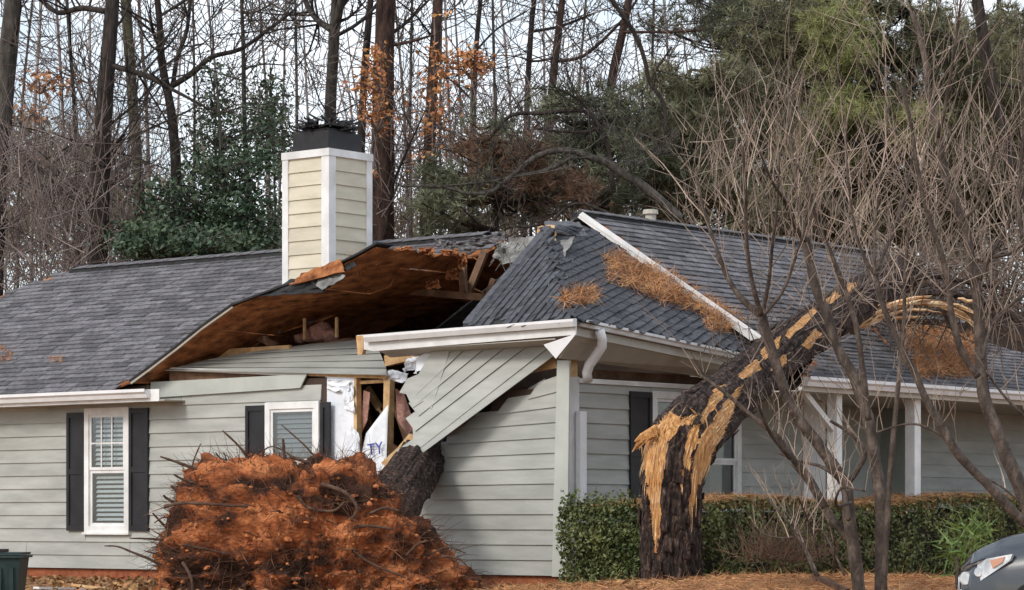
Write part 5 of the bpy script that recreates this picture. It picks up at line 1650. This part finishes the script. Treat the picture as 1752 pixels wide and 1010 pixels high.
# ================================================================ hedge
def hedge():
    rng = np.random.default_rng(3)
    t = thing('hedge', hp(-1.5, 1.5, -.12), 'long clipped green hedge browned along its top in front of the side wall', 'hedge')
    b0, b1 = -1.25, 14.0
    def H(b): return .87 + .05 * np.sin(b * 1.3) + .012 * b
    # woody inside
    core = MB()
    bb = b0 + .15
    while bb < b1:
        nb = min(bb + 1.0, b1)
        core.box(-1.84, -1.08, bb, nb, -.15, float(H(bb)) - .16)
        bb = nb
    core.build('inner_twigs', 'soil' if False else 'bark_dark', t)
    n = 46000
    B = b0 + (b1 - b0) * rng.random(n) ** 1.35
    k = rng.integers(0, 100, n)
    h = H(B)
    A = np.empty(n); Z = np.empty(n)
    lump_ = .07 * np.sin(B * 5.1 + 1) + .05 * np.sin(B * 11.7)
    front = k < 66; top = (k >= 66) & (k < 90); end = k >= 90
    Z[front] = -.12 + rng.random(front.sum()) * (h[front] + .12)
    A[front] = -2.0 + lump_[front] * np.sin(Z[front] * 6 + B[front] * 3) + np.abs(rng.normal(0, .07, front.sum())) - .06 * np.sin(np.clip((Z[front]) / .9, 0, 1) * 3.1)
    A[top] = -1.97 + rng.random(top.sum()) * 1.04
    Z[top] = h[top] - np.abs(rng.normal(0, .05, top.sum())) + .02 * np.sin(A[top] * 9 + B[top] * 7)
    A[end] = -1.97 + rng.random(end.sum()) * 1.04
    Z[end] = -.12 + rng.random(end.sum()) * (h[end] + .1)
    B[end] = b0 + np.abs(rng.normal(0, .08, end.sum())) + .05 * np.sin(Z[end] * 9)
    # rounded shoulders
    sh = np.clip((Z - (h - .18)) / .18, 0, 1)
    A = np.where(front, A + .14 * sh ** 2, A)
    O = np.array(ORG); da = np.array(DA); db = np.array(DB)
    P = O + A[:, None] * da + B[:, None] * db + Z[:, None] * np.array([0, 0, 1])
    leaves('foliage', P, .052, 'hedge_leaf', t, 'stuff', .6, 0, rng)
    q = 5200
    Bq = b0 + .1 + (b1 - b0) * rng.random(q) ** 1.35
    onf = rng.random(q) < .5
    Aq = np.where(onf, -2.0 + rng.random(q) * .12, -1.97 + rng.random(q) * 1.04)
    Zq = np.where(onf, H(Bq) - np.abs(rng.normal(0, .09, q)), H(Bq) - .01 + rng.random(q) * .03)
    leaves('browned_leaves', O + Aq[:, None] * da + Bq[:, None] * db + Zq[:, None] * np.array([0, 0, 1]), .05, 'hedge_dead', t, 'stuff', .6, 0, rng)
    # sprigs that stick out
    m = 900
    Bs = b0 + (b1 - b0) * rng.random(m) ** 1.4
    Pq = O + (-1.93 + rng.random(m)[:, None] * 1.0) * da + Bs[:, None] * db + (H(Bs)[:, None] - .05) * np.array([0, 0, 1])
    V, Fc, tips = shoot_arrays(Pq, rng.normal(size=(m, 3)) * .5 + np.array([0, 0, 1]), rng.uniform(.04, .14, m), .003, 2, .2, rng=rng)
    np_mesh('sprigs', V, Fc, 'twig_brown', t, 'stuff')
    # brown needles lying on its top
    k = 17000
    Bn = b0 + .2 + (b1 - b0) * rng.random(k) ** 1.3
    Pn = O + (-1.98 + rng.random(k)[:, None] * 1.05) * da + Bn[:, None] * db + (H(Bn)[:, None] - .02 + rng.random(k)[:, None] * .055) * np.array([0, 0, 1])
    o = blades('needles_on_hedge', Pn, rng.normal(size=(k, 3)) * np.array([1, 1, .25]), rng.uniform(.07, .16, k), .006, 'straw', None, 'stuff', rng)
    o['label'] = 'brown pine needles lying along the top of the hedge'
hedge()

# ================================================================ pine straw, litter
def needles(name, label, P, L, mat='straw', seed=0, up=.25, W=.006):
    rng = np.random.default_rng(seed)
    n = len(P)
    o = blades(name, P, rng.normal(size=(n, 3)) * np.array([1, 1, up]), rng.uniform(L * .6, L * 1.3, n), W, mat, None, 'stuff', rng)
    o['label'] = label
rng_ = np.random.default_rng(44)
n = 34000
X = rng_.uniform(-.2, 9.5, n); Yg = rng_.uniform(26.0, 32.2, n)
Zg = np.array([gz(x, y) for x, y in zip(X, Yg)])
needles('pine_straw', 'orange brown pine straw spread under the hedge and bare trees', np.stack([X, Yg, Zg + rng_.uniform(0, .05, n)], axis=1), .16, seed=45, W=.007)
n = 5000
X = rng_.uniform(-9, 1.5, n); Yg = rng_.uniform(27, 37.5, n)
keep = np.array([ab(Vector((x, y, 0)))[1] < -.05 for x, y in zip(X, Yg)])
X, Yg = X[keep], Yg[keep]
Zg = np.array([gz(x, y) for x, y in zip(X, Yg)])
o = leaves('fallen_leaves', np.stack([X, Yg, Zg + .02 + rng_.uniform(0, .03, len(X))], axis=1), .09, 'leaf_litter', None, 'stuff', .6, .9, rng_)
o['label'] = 'dry leaves and chips scattered on the red soil before the front wall'
def straw_on(name, label, polys, plane_p, plane_n, n, seed, thick=.06, L=.17, mat='straw', jit=9):
    rng = random.Random(seed); P = []
    tot = sum(w for _, w in polys)
    for poly, w in polys:
        xs = [p[0] for p in poly]; ys = [p[1] for p in poly]
        k = int(n * w / tot); tries = 0
        while k > 0 and tries < n * 20:
            tries += 1
            x, y = rng.uniform(min(xs), max(xs)), rng.uniform(min(ys), max(ys))
            if not inpoly(x + jit * noise.noise(Vector((x * .06, y * .06, seed))), y + jit * .8 * noise.noise(Vector((x * .06, y * .06, seed + 9.5))), poly): continue
            if noise.noise(Vector((x * .07, y * .09, seed * 3.1))) < -.30: continue
            P.append(tuple(on_plane(x, y, plane_p, plane_n) + plane_n * rng.uniform(.005, thick))); k -= 1
    needles(name, label, np.array(P), L, mat, seed, .8, .0085)
N2u = N2 if N2.z > 0 else -N2
straw_on('pine_straw', 'drift of orange pine straw caught under the white rake board', [([(1030, 446), (1062, 442), (1105, 462), (1150, 482), (1200, 515), (1235, 540), (1280, 560), (1240, 568), (1195, 538), (1130, 528), (1090, 505), (1040, 488)], 8), ([(1195, 535), (1260, 548), (1262, 570), (1210, 572)], 2)], EE, N2u, 5200, 51, .13)
N1 = (EE - P00).cross(T0 - P00).normalized(); N1 = N1 if N1.z > 0 else -N1
straw_on('pine_straw', 'small tuft of pine straw on the dark collapsed shingles', [([(955, 512), (975, 497), (1005, 492), (1026, 502), (1012, 520), (975, 528)], 1)], EE, N2u, 700, 52, .06)
straw_on('pine_straw', 'wide drift of pine straw on the porch roof', [([(1540, 572), (1560, 560), (1600, 566), (1640, 576), (1680, 592), (1675, 650), (1570, 650), (1550, 610)], 1)], D0, ND, 6000, 53, .10, jit=26)
pl_p, pl_n = hp(0, -.42, zM(-.42)), NM
straw_on('dry_leaves', 'clump of dry leaves on the left roof slope near its end', [([(-5, 590), (22, 598), (20, 620), (-5, 625)], 3), ([(85, 612), (108, 610), (108, 622), (88, 622)], 1)], pl_p, pl_n, 240, 54, .04, .08, 'oak_leaf')
straw_on('roof_debris', 'pale chips and twigs scattered over the shingles', [([(130, 480), (420, 450), (380, 520), (200, 640), (20, 640)], 4)], pl_p, pl_n, 90, 55, .03, .12, 'torn_felt')
straw_on('roof_debris', 'pale chips on the dark collapsed shingles', [([(830, 530), (930, 420), (1010, 440), (1020, 520), (985, 540)], 4)], EE, N1, 90, 56, .03, .06, 'torn_felt')

# pale flecks of splintered wood stuck to the brown deck
fk = MB(); rg = random.Random(6)
for i in range(260):
    x, y = rg.uniform(590, 780), rg.uniform(425, 540)
    if rg.random() < (y - 425) / 150: continue
    a_ = a_at(x - 60); 
    bz = rg.uniform(.0, 1.4)
    p = on_b(x, y, bz)
    # put it on the underside of the deck: walk along b until the deck's height is met
    best = None
    for q in range(40):
        bq = -.2 + q * .06
        pq = on_b(x, y, bq); aq, _, zq = ab(pq)
        for (a1_, _, z1_), (a2_, _, z2_) in zip(RKab[:-1], RKab[1:]):
            if a2_ <= aq <= a1_:
                zd = z1_ + (z2_ - z1_) * (aq - a1_) / (a2_ - a1_)
                if zq >= zd - .02 and best is None: best = pq
    if best is not None:
        r = rg.uniform(.008, .026); n_ = Vector((0, -1, 0))
        fk.bar(best + n_ * .03, best + n_ * .03 + Vector((rg.uniform(-1, 1), 0, rg.uniform(-1, 1))) * r, r, .008)
fk.build('wood_flecks', 'raw_wood', deck, kind='stuff')

# ================================================================ bare multi-stemmed trees in the front yard
def myrtle(label, stems, base, Y, seed, shoots, Yv=.9):
    rng = random.Random(seed); nr = np.random.default_rng(seed)
    bp = at(*base, Y)
    t = thing('bare_yard_tree', (bp.x, bp.y, gz(bp.x, bp.y)), label, 'tree')
    P, D, L, Rr = [], [], [], []
    tw = MB()
    for si, (pl, w0, w1, dy) in enumerate(stems):
        pp = px_path(pl, Y + dy, rng.uniform(-Yv, Yv), 4)
        if pl[0][1] > 985:
            pp = [Vector((pp[0].x, pp[0].y, gz(pp[0].x, pp[0].y) - .1))] + pp
        m = len(pp); s = Y / F / 2
        mb = MB(); rads = [s * (w0 + (w1 - w0) * i / (m - 1)) for i in range(m)]
        base_i = len(mb.v)
        mb.tube(pp, rads, 10 if w0 > 12 else 6)
        for k in range(len(mb.v)):
            v = mb.v[k]; c = pp[min(k // (10 if w0 > 12 else 6), m - 1)]
            mb.v[k] = c + (v - c) * (1 + .16 * noise.noise(v * 6))
        mb.build('stem', 'myrtle_bark', t, smooth=True)
        # side shoots: long, straight and upright
        for i in range(m // 3, m):
            hgt = pp[i].z
            cnt = shoots if hgt > 2.2 else shoots * .45
            for q in range(int(cnt) + (rng.random() < cnt % 1)):
                P.append(tuple(pp[i])); an = rng.uniform(0, 6.28); sp = rng.uniform(.15, .75)
                D.append((math.cos(an) * sp, math.sin(an) * sp, rng.uniform(.6, 1.0)))
                L.append(rng.uniform(.4, 1.5) * (.55 if hgt < 2 else 1)); Rr.append(rng.uniform(.0028, .0085))
    P, D, L, Rr = np.array(P), np.array(D), np.array(L), np.array(Rr)
    V, Fc, tips = shoot_arrays(P, D, L, Rr, 5, .30, .05, nr)
    Vs, Fs = [V], [Fc]; off = len(V)
    # second order
    k = len(P); rep = 2
    tt = nr.uniform(.3, .95, size=(k * rep, 1))
    P2 = np.repeat(P, rep, axis=0) + (np.repeat(tips, rep, axis=0) - np.repeat(P, rep, axis=0)) * tt
    D2 = np.repeat(unit(tips - P), rep, axis=0) + nr.normal(size=(k * rep, 3)) * .45 + np.array([0, 0, .2])
    V2, F2, _ = shoot_arrays(P2, D2, np.repeat(L, rep) * nr.uniform(.25, .6, k * rep), np.repeat(Rr, rep) * .6, 4, .2, .05, nr)
    Vs.append(V2); Fs.append(F2 + off)
    np_mesh('shoots', np.concatenate(Vs), np.concatenate(Fs), 'twig_tan', t, 'stuff')
    return t

A_ST = [
    ([(1470, 1012), (1461, 940), (1452, 880), (1447, 832), (1422, 792), (1394, 752), (1362, 712), (1337, 652), (1317, 590), (1304, 541)], 24, 17, 0),
    ([(1306, 545), (1266, 508), (1241, 467), (1222, 415), (1205, 360), (1190, 290)], 12, 4, .1),
    ([(1303, 540), (1291, 500), (1280, 445), (1276, 380), (1276, 320), (1270, 250)], 10, 4, -.1),
    ([(1305, 536), (1316, 476), (1322, 413), (1330, 350), (1334, 260)], 8, 3, .2),
    ([(1308, 538), (1339, 498), (1358, 450), (1372, 408), (1390, 340)], 7, 3, -.2),
    ([(1507, 1010), (1508, 930), (1506, 850), (1494, 770), (1484, 712), (1462, 648), (1434, 596), (1414, 535), (1397, 497), (1386, 450), (1377, 408)], 24, 15, .2),
    ([(1378, 412), (1357, 381), (1342, 344), (1320, 309), (1300, 260)], 9, 4, .2),
    ([(1378, 410), (1370, 366), (1362, 312), (1354, 250), (1348, 150)], 9, 4, .3),
    ([(1486, 720), (1478, 650), (1466, 564), (1447, 500), (1419, 428), (1399, 383), (1382, 319), (1362, 280)], 12, 5, .0),
    ([(1513, 990), (1520, 850), (1528, 750), (1533, 700), (1540, 625), (1547, 550), (1548, 470), (1556, 380)], 11, 5, -.3),
    ([(1452, 890), (1440, 830), (1408, 800), (1370, 790), (1330, 775)], 9, 4, -.2),
    ([(1410, 870), (1385, 820), (1360, 790), (1330, 748), (1290, 715), (1240, 672), (1195, 640)], 16, 4, -.1),
    ([(1454, 925), (1425, 890), (1405, 862), (1382, 822), (1355, 790)], 16, 11, .1),
    ([(1352, 785), (1318, 742), (1300, 700), (1290, 668)], 8, 4, -.2),
    ([(1447, 832), (1470, 800), (1480, 770), (1452, 740), (1420, 720)], 10, 5, .25),
    ([(1456, 860), (1430, 865), (1440, 835), (1480, 840)], 6, 4, -.25),
    ([(1395, 985), (1372, 930), (1345, 890), (1318, 860), (1305, 845)], 5, 3, -.4),
    ([(1400, 985), (1380, 940), (1362, 900), (1340, 870)], 5, 3, -.35),
    ([(1405, 975), (1395, 930), (1378, 880), (1365, 850)], 4, 3, -.3),
    ([(1425, 975), (1428, 930), (1418, 890)], 4, 2, -.3),
    ([(1445, 985), (1420, 930), (1400, 905), (1350, 920), (1310, 915), (1290, 895)], 4, 2, -.2),
]
myrtle('bare tree with several grey stems between the snapped pine and the car', A_ST, (1490, 1010), 27.2, 61, 1.25)
B_ST = [
    ([(1800, 1030), (1785, 950), (1752, 852), (1724, 786), (1701, 728), (1684, 680), (1679, 630), (1676, 560), (1672, 500), (1660, 440), (1650, 384), (1631, 337), (1618, 300), (1606, 240), (1590, 160), (1580, 90), (1560, 20)], 28, 9, 0),
    ([(1674, 645), (1650, 610), (1637, 575), (1627, 530), (1624, 490), (1611, 436), (1594, 386), (1579, 337), (1568, 275), (1560, 220), (1545, 150)], 13, 5, -.2),
    ([(1675, 478), (1695, 436), (1717, 399), (1735, 361), (1753, 322), (1775, 270)], 10, 5, .2),
    ([(1697, 440), (1727, 434), (1754, 416), (1790, 400)], 6, 4, .25),
    ([(1649, 378), (1676, 345), (1690, 310), (1704, 250)], 6, 3, .1),
    ([(1604, 235), (1616, 190), (1632, 90), (1644, 0)], 8, 4, -.1),
    ([(1681, 615), (1690, 575), (1707, 540), (1752, 506), (1790, 480)], 6, 5, -.3),
    ([(1805, 935), (1752, 893), (1702, 842), (1668, 808), (1634, 770), (1603, 716), (1586, 688), (1566, 640), (1548, 610), (1528, 566), (1511, 522), (1498, 472)], 18, 9, -.5),
    ([(1499, 475), (1478, 438), (1463, 391), (1450, 300), (1448, 220)], 6, 3, -.5),
    ([(1497, 470), (1496, 398), (1503, 319), (1513, 265), (1520, 180)], 6, 3, -.6),
    ([(1500, 462), (1525, 403), (1550, 329), (1562, 260)], 7, 4, -.45),
    ([(1790, 760), (1760, 720), (1720, 680), (1690, 640)], 6, 4, .2),
    ([(1760, 470), (1745, 380), (1742, 342), (1747, 287), (1752, 200), (1745, 60)], 8, 5, .3),
    ([(1670, 812), (1710, 830), (1745, 860)], 5, 3, -.5),
    ([(1640, 780), (1610, 745), (1560, 725), (1500, 740)], 6, 3, -.4),
]
myrtle('bare leaning tree with dark stems reaching in above the parked car', B_ST, (1800, 1030), 26.0, 62, 1.15)

# low brush and weeds at the foot of the hedge
def weeds(name, label, x, y, Y, n, L, mat, seed, kind='stuff', spread=.3, W=.012):
    rng = np.random.default_rng(seed)
    c = at(x, y, Y)
    P = np.stack([c.x + rng.normal(0, spread, n), c.y + rng.normal(0, .2, n), np.full(n, c.z) + rng.uniform(0, .1, n)], axis=1)
    D = rng.normal(size=(n, 3)) * .7 + np.array([0, 0, .7])
    return P, D, rng
P, D, rng2 = weeds('', '', 1350, 960, 28.6, 420, .4, '', 71)
V, Fc, _ = shoot_arrays(P, D, rng2.uniform(.15, .5, 420), .004, 4, .3, .05, rng2)
o = np_mesh('dead_brush', V, Fc, 'needle_dead', kind='stuff'); o['label'] = 'dead reddish brush at the foot of the hedge beside the bare tree'
# bright green plants before the hedge
for i, (x, y, Y, n, lab) in enumerate(((1662, 915, 29.2, 150, 'bright green strappy plant against the hedge, the larger one'), (1637, 948, 28.6, 90, 'bright green strappy plant lower down, nearer the car'))):
    rng2 = np.random.default_rng(80 + i)
    c = at(x, y, Y)
    t = thing('strappy_plant', (c.x, c.y, gz(c.x, c.y)), lab, 'plant')
    st = MB(); st.tube([Vector((c.x, c.y, gz(c.x, c.y) - .05)), c], [.02, .015], 6); st.build('stem', 'twig_brown', t)
    P = np.tile(np.array(c), (n, 1)) + rng2.normal(0, .09, size=(n, 3))
    D = rng2.normal(size=(n, 3)) + np.array([0, -.2, .45])
    blades('leaves', P, D, rng2.uniform(.14, .32, n), .022, 'yucca_leaf', t, 'stuff', rng2)

# ================================================================ dark bin, loose boards
def bin_():
    x1 = at(36, 955, 27.0).x; g = gz(-5, 27) - .02
    zt = at(0, 955, 27).z
    t = thing('recycling_bin', (x1 - .28, 27.2, g), 'dark green lidded plastic bin at the left end of the yard', 'bin')
    b = MB(); y0, y1 = 26.95, 27.45; x0 = x1 - .56
    q = [Vector((x0 + .05, y0 + .03, g)), Vector((x1 - .05, y0 + .03, g)), Vector((x1, y0, zt)), Vector((x0, y0, zt))]
    r_ = [Vector((x0 + .05, y1 - .03, g)), Vector((x1 - .05, y1 - .03, g)), Vector((x1, y1, zt)), Vector((x0, y1, zt))]
    b.add(q + r_, [(0, 1, 2, 3), (7, 6, 5, 4), (0, 4, 5, 1), (1, 5, 6, 2), (2, 6, 7, 3), (3, 7, 4, 0)])
    b.build('body', 'bin_green', t)
    for k in range(4):
        r = MB(); xx = x0 + .11 + k * .115; r.wbox(xx, xx + .04, y0 - .012, y0 + .03, g + .06, zt - .09); r.build('rib', 'bin_green', t)
    for k, (dz, ex) in enumerate(((0, .03), (.03, .015))):
        l = MB(); l.wbox(x0 - ex, x1 + ex, y0 - ex, y1 + ex, zt + dz + .002, zt + dz + .024); l.build('lid', 'bin_green', t)
    h = MB(); h.wbox(x0 + .1, x1 - .18, y0 + .05, y1 - .1, zt + .056, zt + .085); h.build('handle', 'car_black', t)
bin_()
def loose(label, p, q, w, h, mat, name='loose_board'):
    b = MB(); b.bar(p, q, w, h); o = b.build(name, mat); props(o, label, 'board')
loose('white painted board lying flat on the soil by the front wall', at(62, 1006, 31.0), at(140, 1008, 31.4), .12, .025, 'white_paint')
loose('long raw splinter of wood on the soil beside the root ball', at(125, 1001, 32.0), at(185, 1008, 31.6), .05, .025, 'raw_wood')
loose('dark fallen branch lying in the pine straw under the bare tree', at(1392, 985, 28.2), at(1450, 1012, 27.6), .055, .05, 'root', 'fallen_branch')

# ================================================================ parked car
def car():
    g = -.47
    nose = at(1634, 985, 22.0)
    yaw = R(-24)                                   # nose to the left, turned a little towards the road
    fx = Vector((-math.cos(yaw), -math.sin(yaw), 0)); fy = Vector((math.sin(yaw), -math.cos(yaw), 0))   # forward, and its left side (towards the camera)
    W = .88
    O_ = Vector((nose.x, nose.y, g)) - fy * W * .60 - fx * .02
    def Pc(s, w, z): return O_ - fx * s + fy * w + UP * z
    t = thing('parked_car', Pc(2.2, 0, 0), 'dark grey car with clear headlights parked at the right edge', 'car')
    st = [(0, .52, .42, .72), (.05, .66, .38, .82), (.18, .78, .34, .93), (.40, .85, .30, 1.02), (.75, .88, .28, 1.09), (1.15, .89, .28, 1.13), (1.45, .89, .28, 1.15), (2.6, .89, .28, 1.15), (3.6, .88, .28, 1.14), (4.2, .84, .32, 1.10), (4.45, .74, .40, .95)]
    body = MB(); ring = 14; rings = []
    for s_, w, zl, zt in st:
        belt = zl + (zt - zl) * .66
        r = [(-w * .97, zl), (-w, zl + .12), (-w, belt - .06), (-w * .985, belt), (-w * .90, zt - .035), (-w * .62, zt), (-w * .2, zt + .018), (w * .2, zt + .018), (w * .62, zt), (w * .90, zt - .035), (w * .985, belt), (w, belt - .06), (w, zl + .12), (w * .97, zl)]
        rings.append([Pc(s_, a, b) for a, b in r])
    # finer loft
    fine = []
    for i in range(len(rings) - 1):
        p0, p1, p2, p3 = rings[max(i - 1, 0)], rings[i], rings[i + 1], rings[min(i + 2, len(rings) - 1)]
        for k in range(4):
            u = k / 4
            fine.append([p1[j] * (1 - u) + p2[j] * u for j in range(ring)])
    fine.append(rings[-1])
    for r in fine: body.v.extend(r)
    m = len(fine)
    for i in range(m - 1):
        for k in range(ring - 1):
            a = i * ring
            body.f.append((a + k, a + k + 1, a + ring + k + 1, a + ring + k))
    body.f.append(tuple(range(ring))); body.f.append(tuple((m - 1) * ring + k for k in range(ring - 1, -1, -1)))
    body.build('body', 'car_paint', t, smooth=True)
    cab = MB()
    cs = [(1.35, .80, 1.13, .80), (1.95, .64, 1.53, .66), (2.5, .62, 1.58, .64), (3.3, .62, 1.53, .64), (4.0, .74, 1.13, .74)]
    for i in range(len(cs) - 1):
        (s0, w0, z0, _), (s1, w1, z1, _) = cs[i], cs[i + 1]
        for sg in (-1, 1):
            q = MB(); q.hexa([Pc(s0, sg * .84, 1.12), Pc(s1, sg * .84, 1.12), Pc(s1, sg * w1, z1), Pc(s0, sg * w0, z0 + .001)], fy * sg * -.02)
            q.build('side_window' if 0 < i < 3 else 'pillar', 'car_black', t)
        q = MB(); q.hexa([Pc(s0, -w0, z0), Pc(s0, w0, z0), Pc(s1, w1, z1), Pc(s1, -w1, z1)], UP * -.03)
        q.build('windscreen' if i == 0 else ('rear_window' if i == 3 else 'roof_panel'), 'car_black' if i in (0, 3) else 'car_paint', t)
    for s_, sg in ((.82, 1), (.82, -1), (3.45, 1), (3.45, -1)):
        c = Pc(s_, sg * .80, .32)
        a = MB(); a.tube([Pc(s_, sg * .70, .34), Pc(s_, sg * .905, .34)], [.375, .375], 28); a.build('wheel_arch', 'car_black', t)
        wh = MB(); wh.tube([c - fy * sg * .09, c + fy * sg * .10, c + fy * sg * .12], [.32, .32, .29], 28)
        wo = wh.build('wheel', 'tyre', t)
        hb = MB(); hb.tube([c + fy * sg * .121, c + fy * sg * .130], [.20, .19], 20); hb.build('rim', 'alloy', wo)
        for k in range(5):
            an = k * 2 * math.pi / 5; e = fx * math.cos(an) + UP * math.sin(an)
            sp = MB(); sp.bar(c + fy * sg * .134 + e * .04, c + fy * sg * .131 + e * .20, .05, .012, side=fy); sp.build('spoke', 'alloy', wo)
    for sg in (1, -1):
        def sf(s_, z_):
            ss = np.interp(s_, [q[0] for q in st], [q[1] for q in st])
            return Pc(s_, sg * (ss + .006), z_)
        pts = [(-.005, .60), (.02, .70), (.12, .785), (.30, .845), (.52, .885), (.50, .835), (.40, .765), (.27, .685), (.14, .62), (.05, .585)]
        lens = MB(); lens.prism([sf(a, b) for a, b in pts], fy * sg * -.03 - fx * .01)
        lo = lens.build('headlight', 'lens', t)
        am = MB(); am.prism([sf(a, b) + fy * sg * .004 for a, b in ((.34, .835), (.46, .865), (.44, .82), (.36, .775))], fy * sg * -.01); am.build('indicator', 'amber', lo)
        bz = MB(); bz.prism([sf(a, b) + fy * sg * .003 for a, b in ((-.004, .60), (.02, .70), (.12, .785), (.30, .845), (.30, .853), (.12, .795), (.01, .708), (-.012, .60))], fy * sg * -.012); bz.build('bezel', 'car_black', lo)
        bb = MB(); cpt = sf(.12, .69); bb.tube([cpt - fy * sg * .01, cpt + fy * sg * .012], [.055, .045], 16); bb.build('lamp', 'lens', lo)
        bb = MB(); cpt = sf(.24, .74); bb.tube([cpt - fy * sg * .01, cpt + fy * sg * .010], [.04, .03], 16); bb.build('lamp', 'lens', lo)
    gr = MB()
    for k in range(4):
        z = .50 + k * .045
        gr.bar(Pc(-.015, -.42, z), Pc(-.015, .42, z), .02, .018)
    gr.build('grille', 'car_black', t)
    bp = MB(); bp.bar(Pc(.02, -.6, .30), Pc(.02, .6, .30), .06, .10); bp.build('bumper', 'car_black', t)
    mr = MB(); mr.add(*lump(Pc(1.45, .98, 1.17), (.10, .10, .07), 1.0, .05, 2)); mr.build('wing_mirror', 'car_paint', t, smooth=True)
    ln = MB(); 
    ln.bar(Pc(.30, .60, .995), Pc(1.30, .70, 1.135), .012, .006); ln.build('bonnet_seam', 'car_black', t)
car()
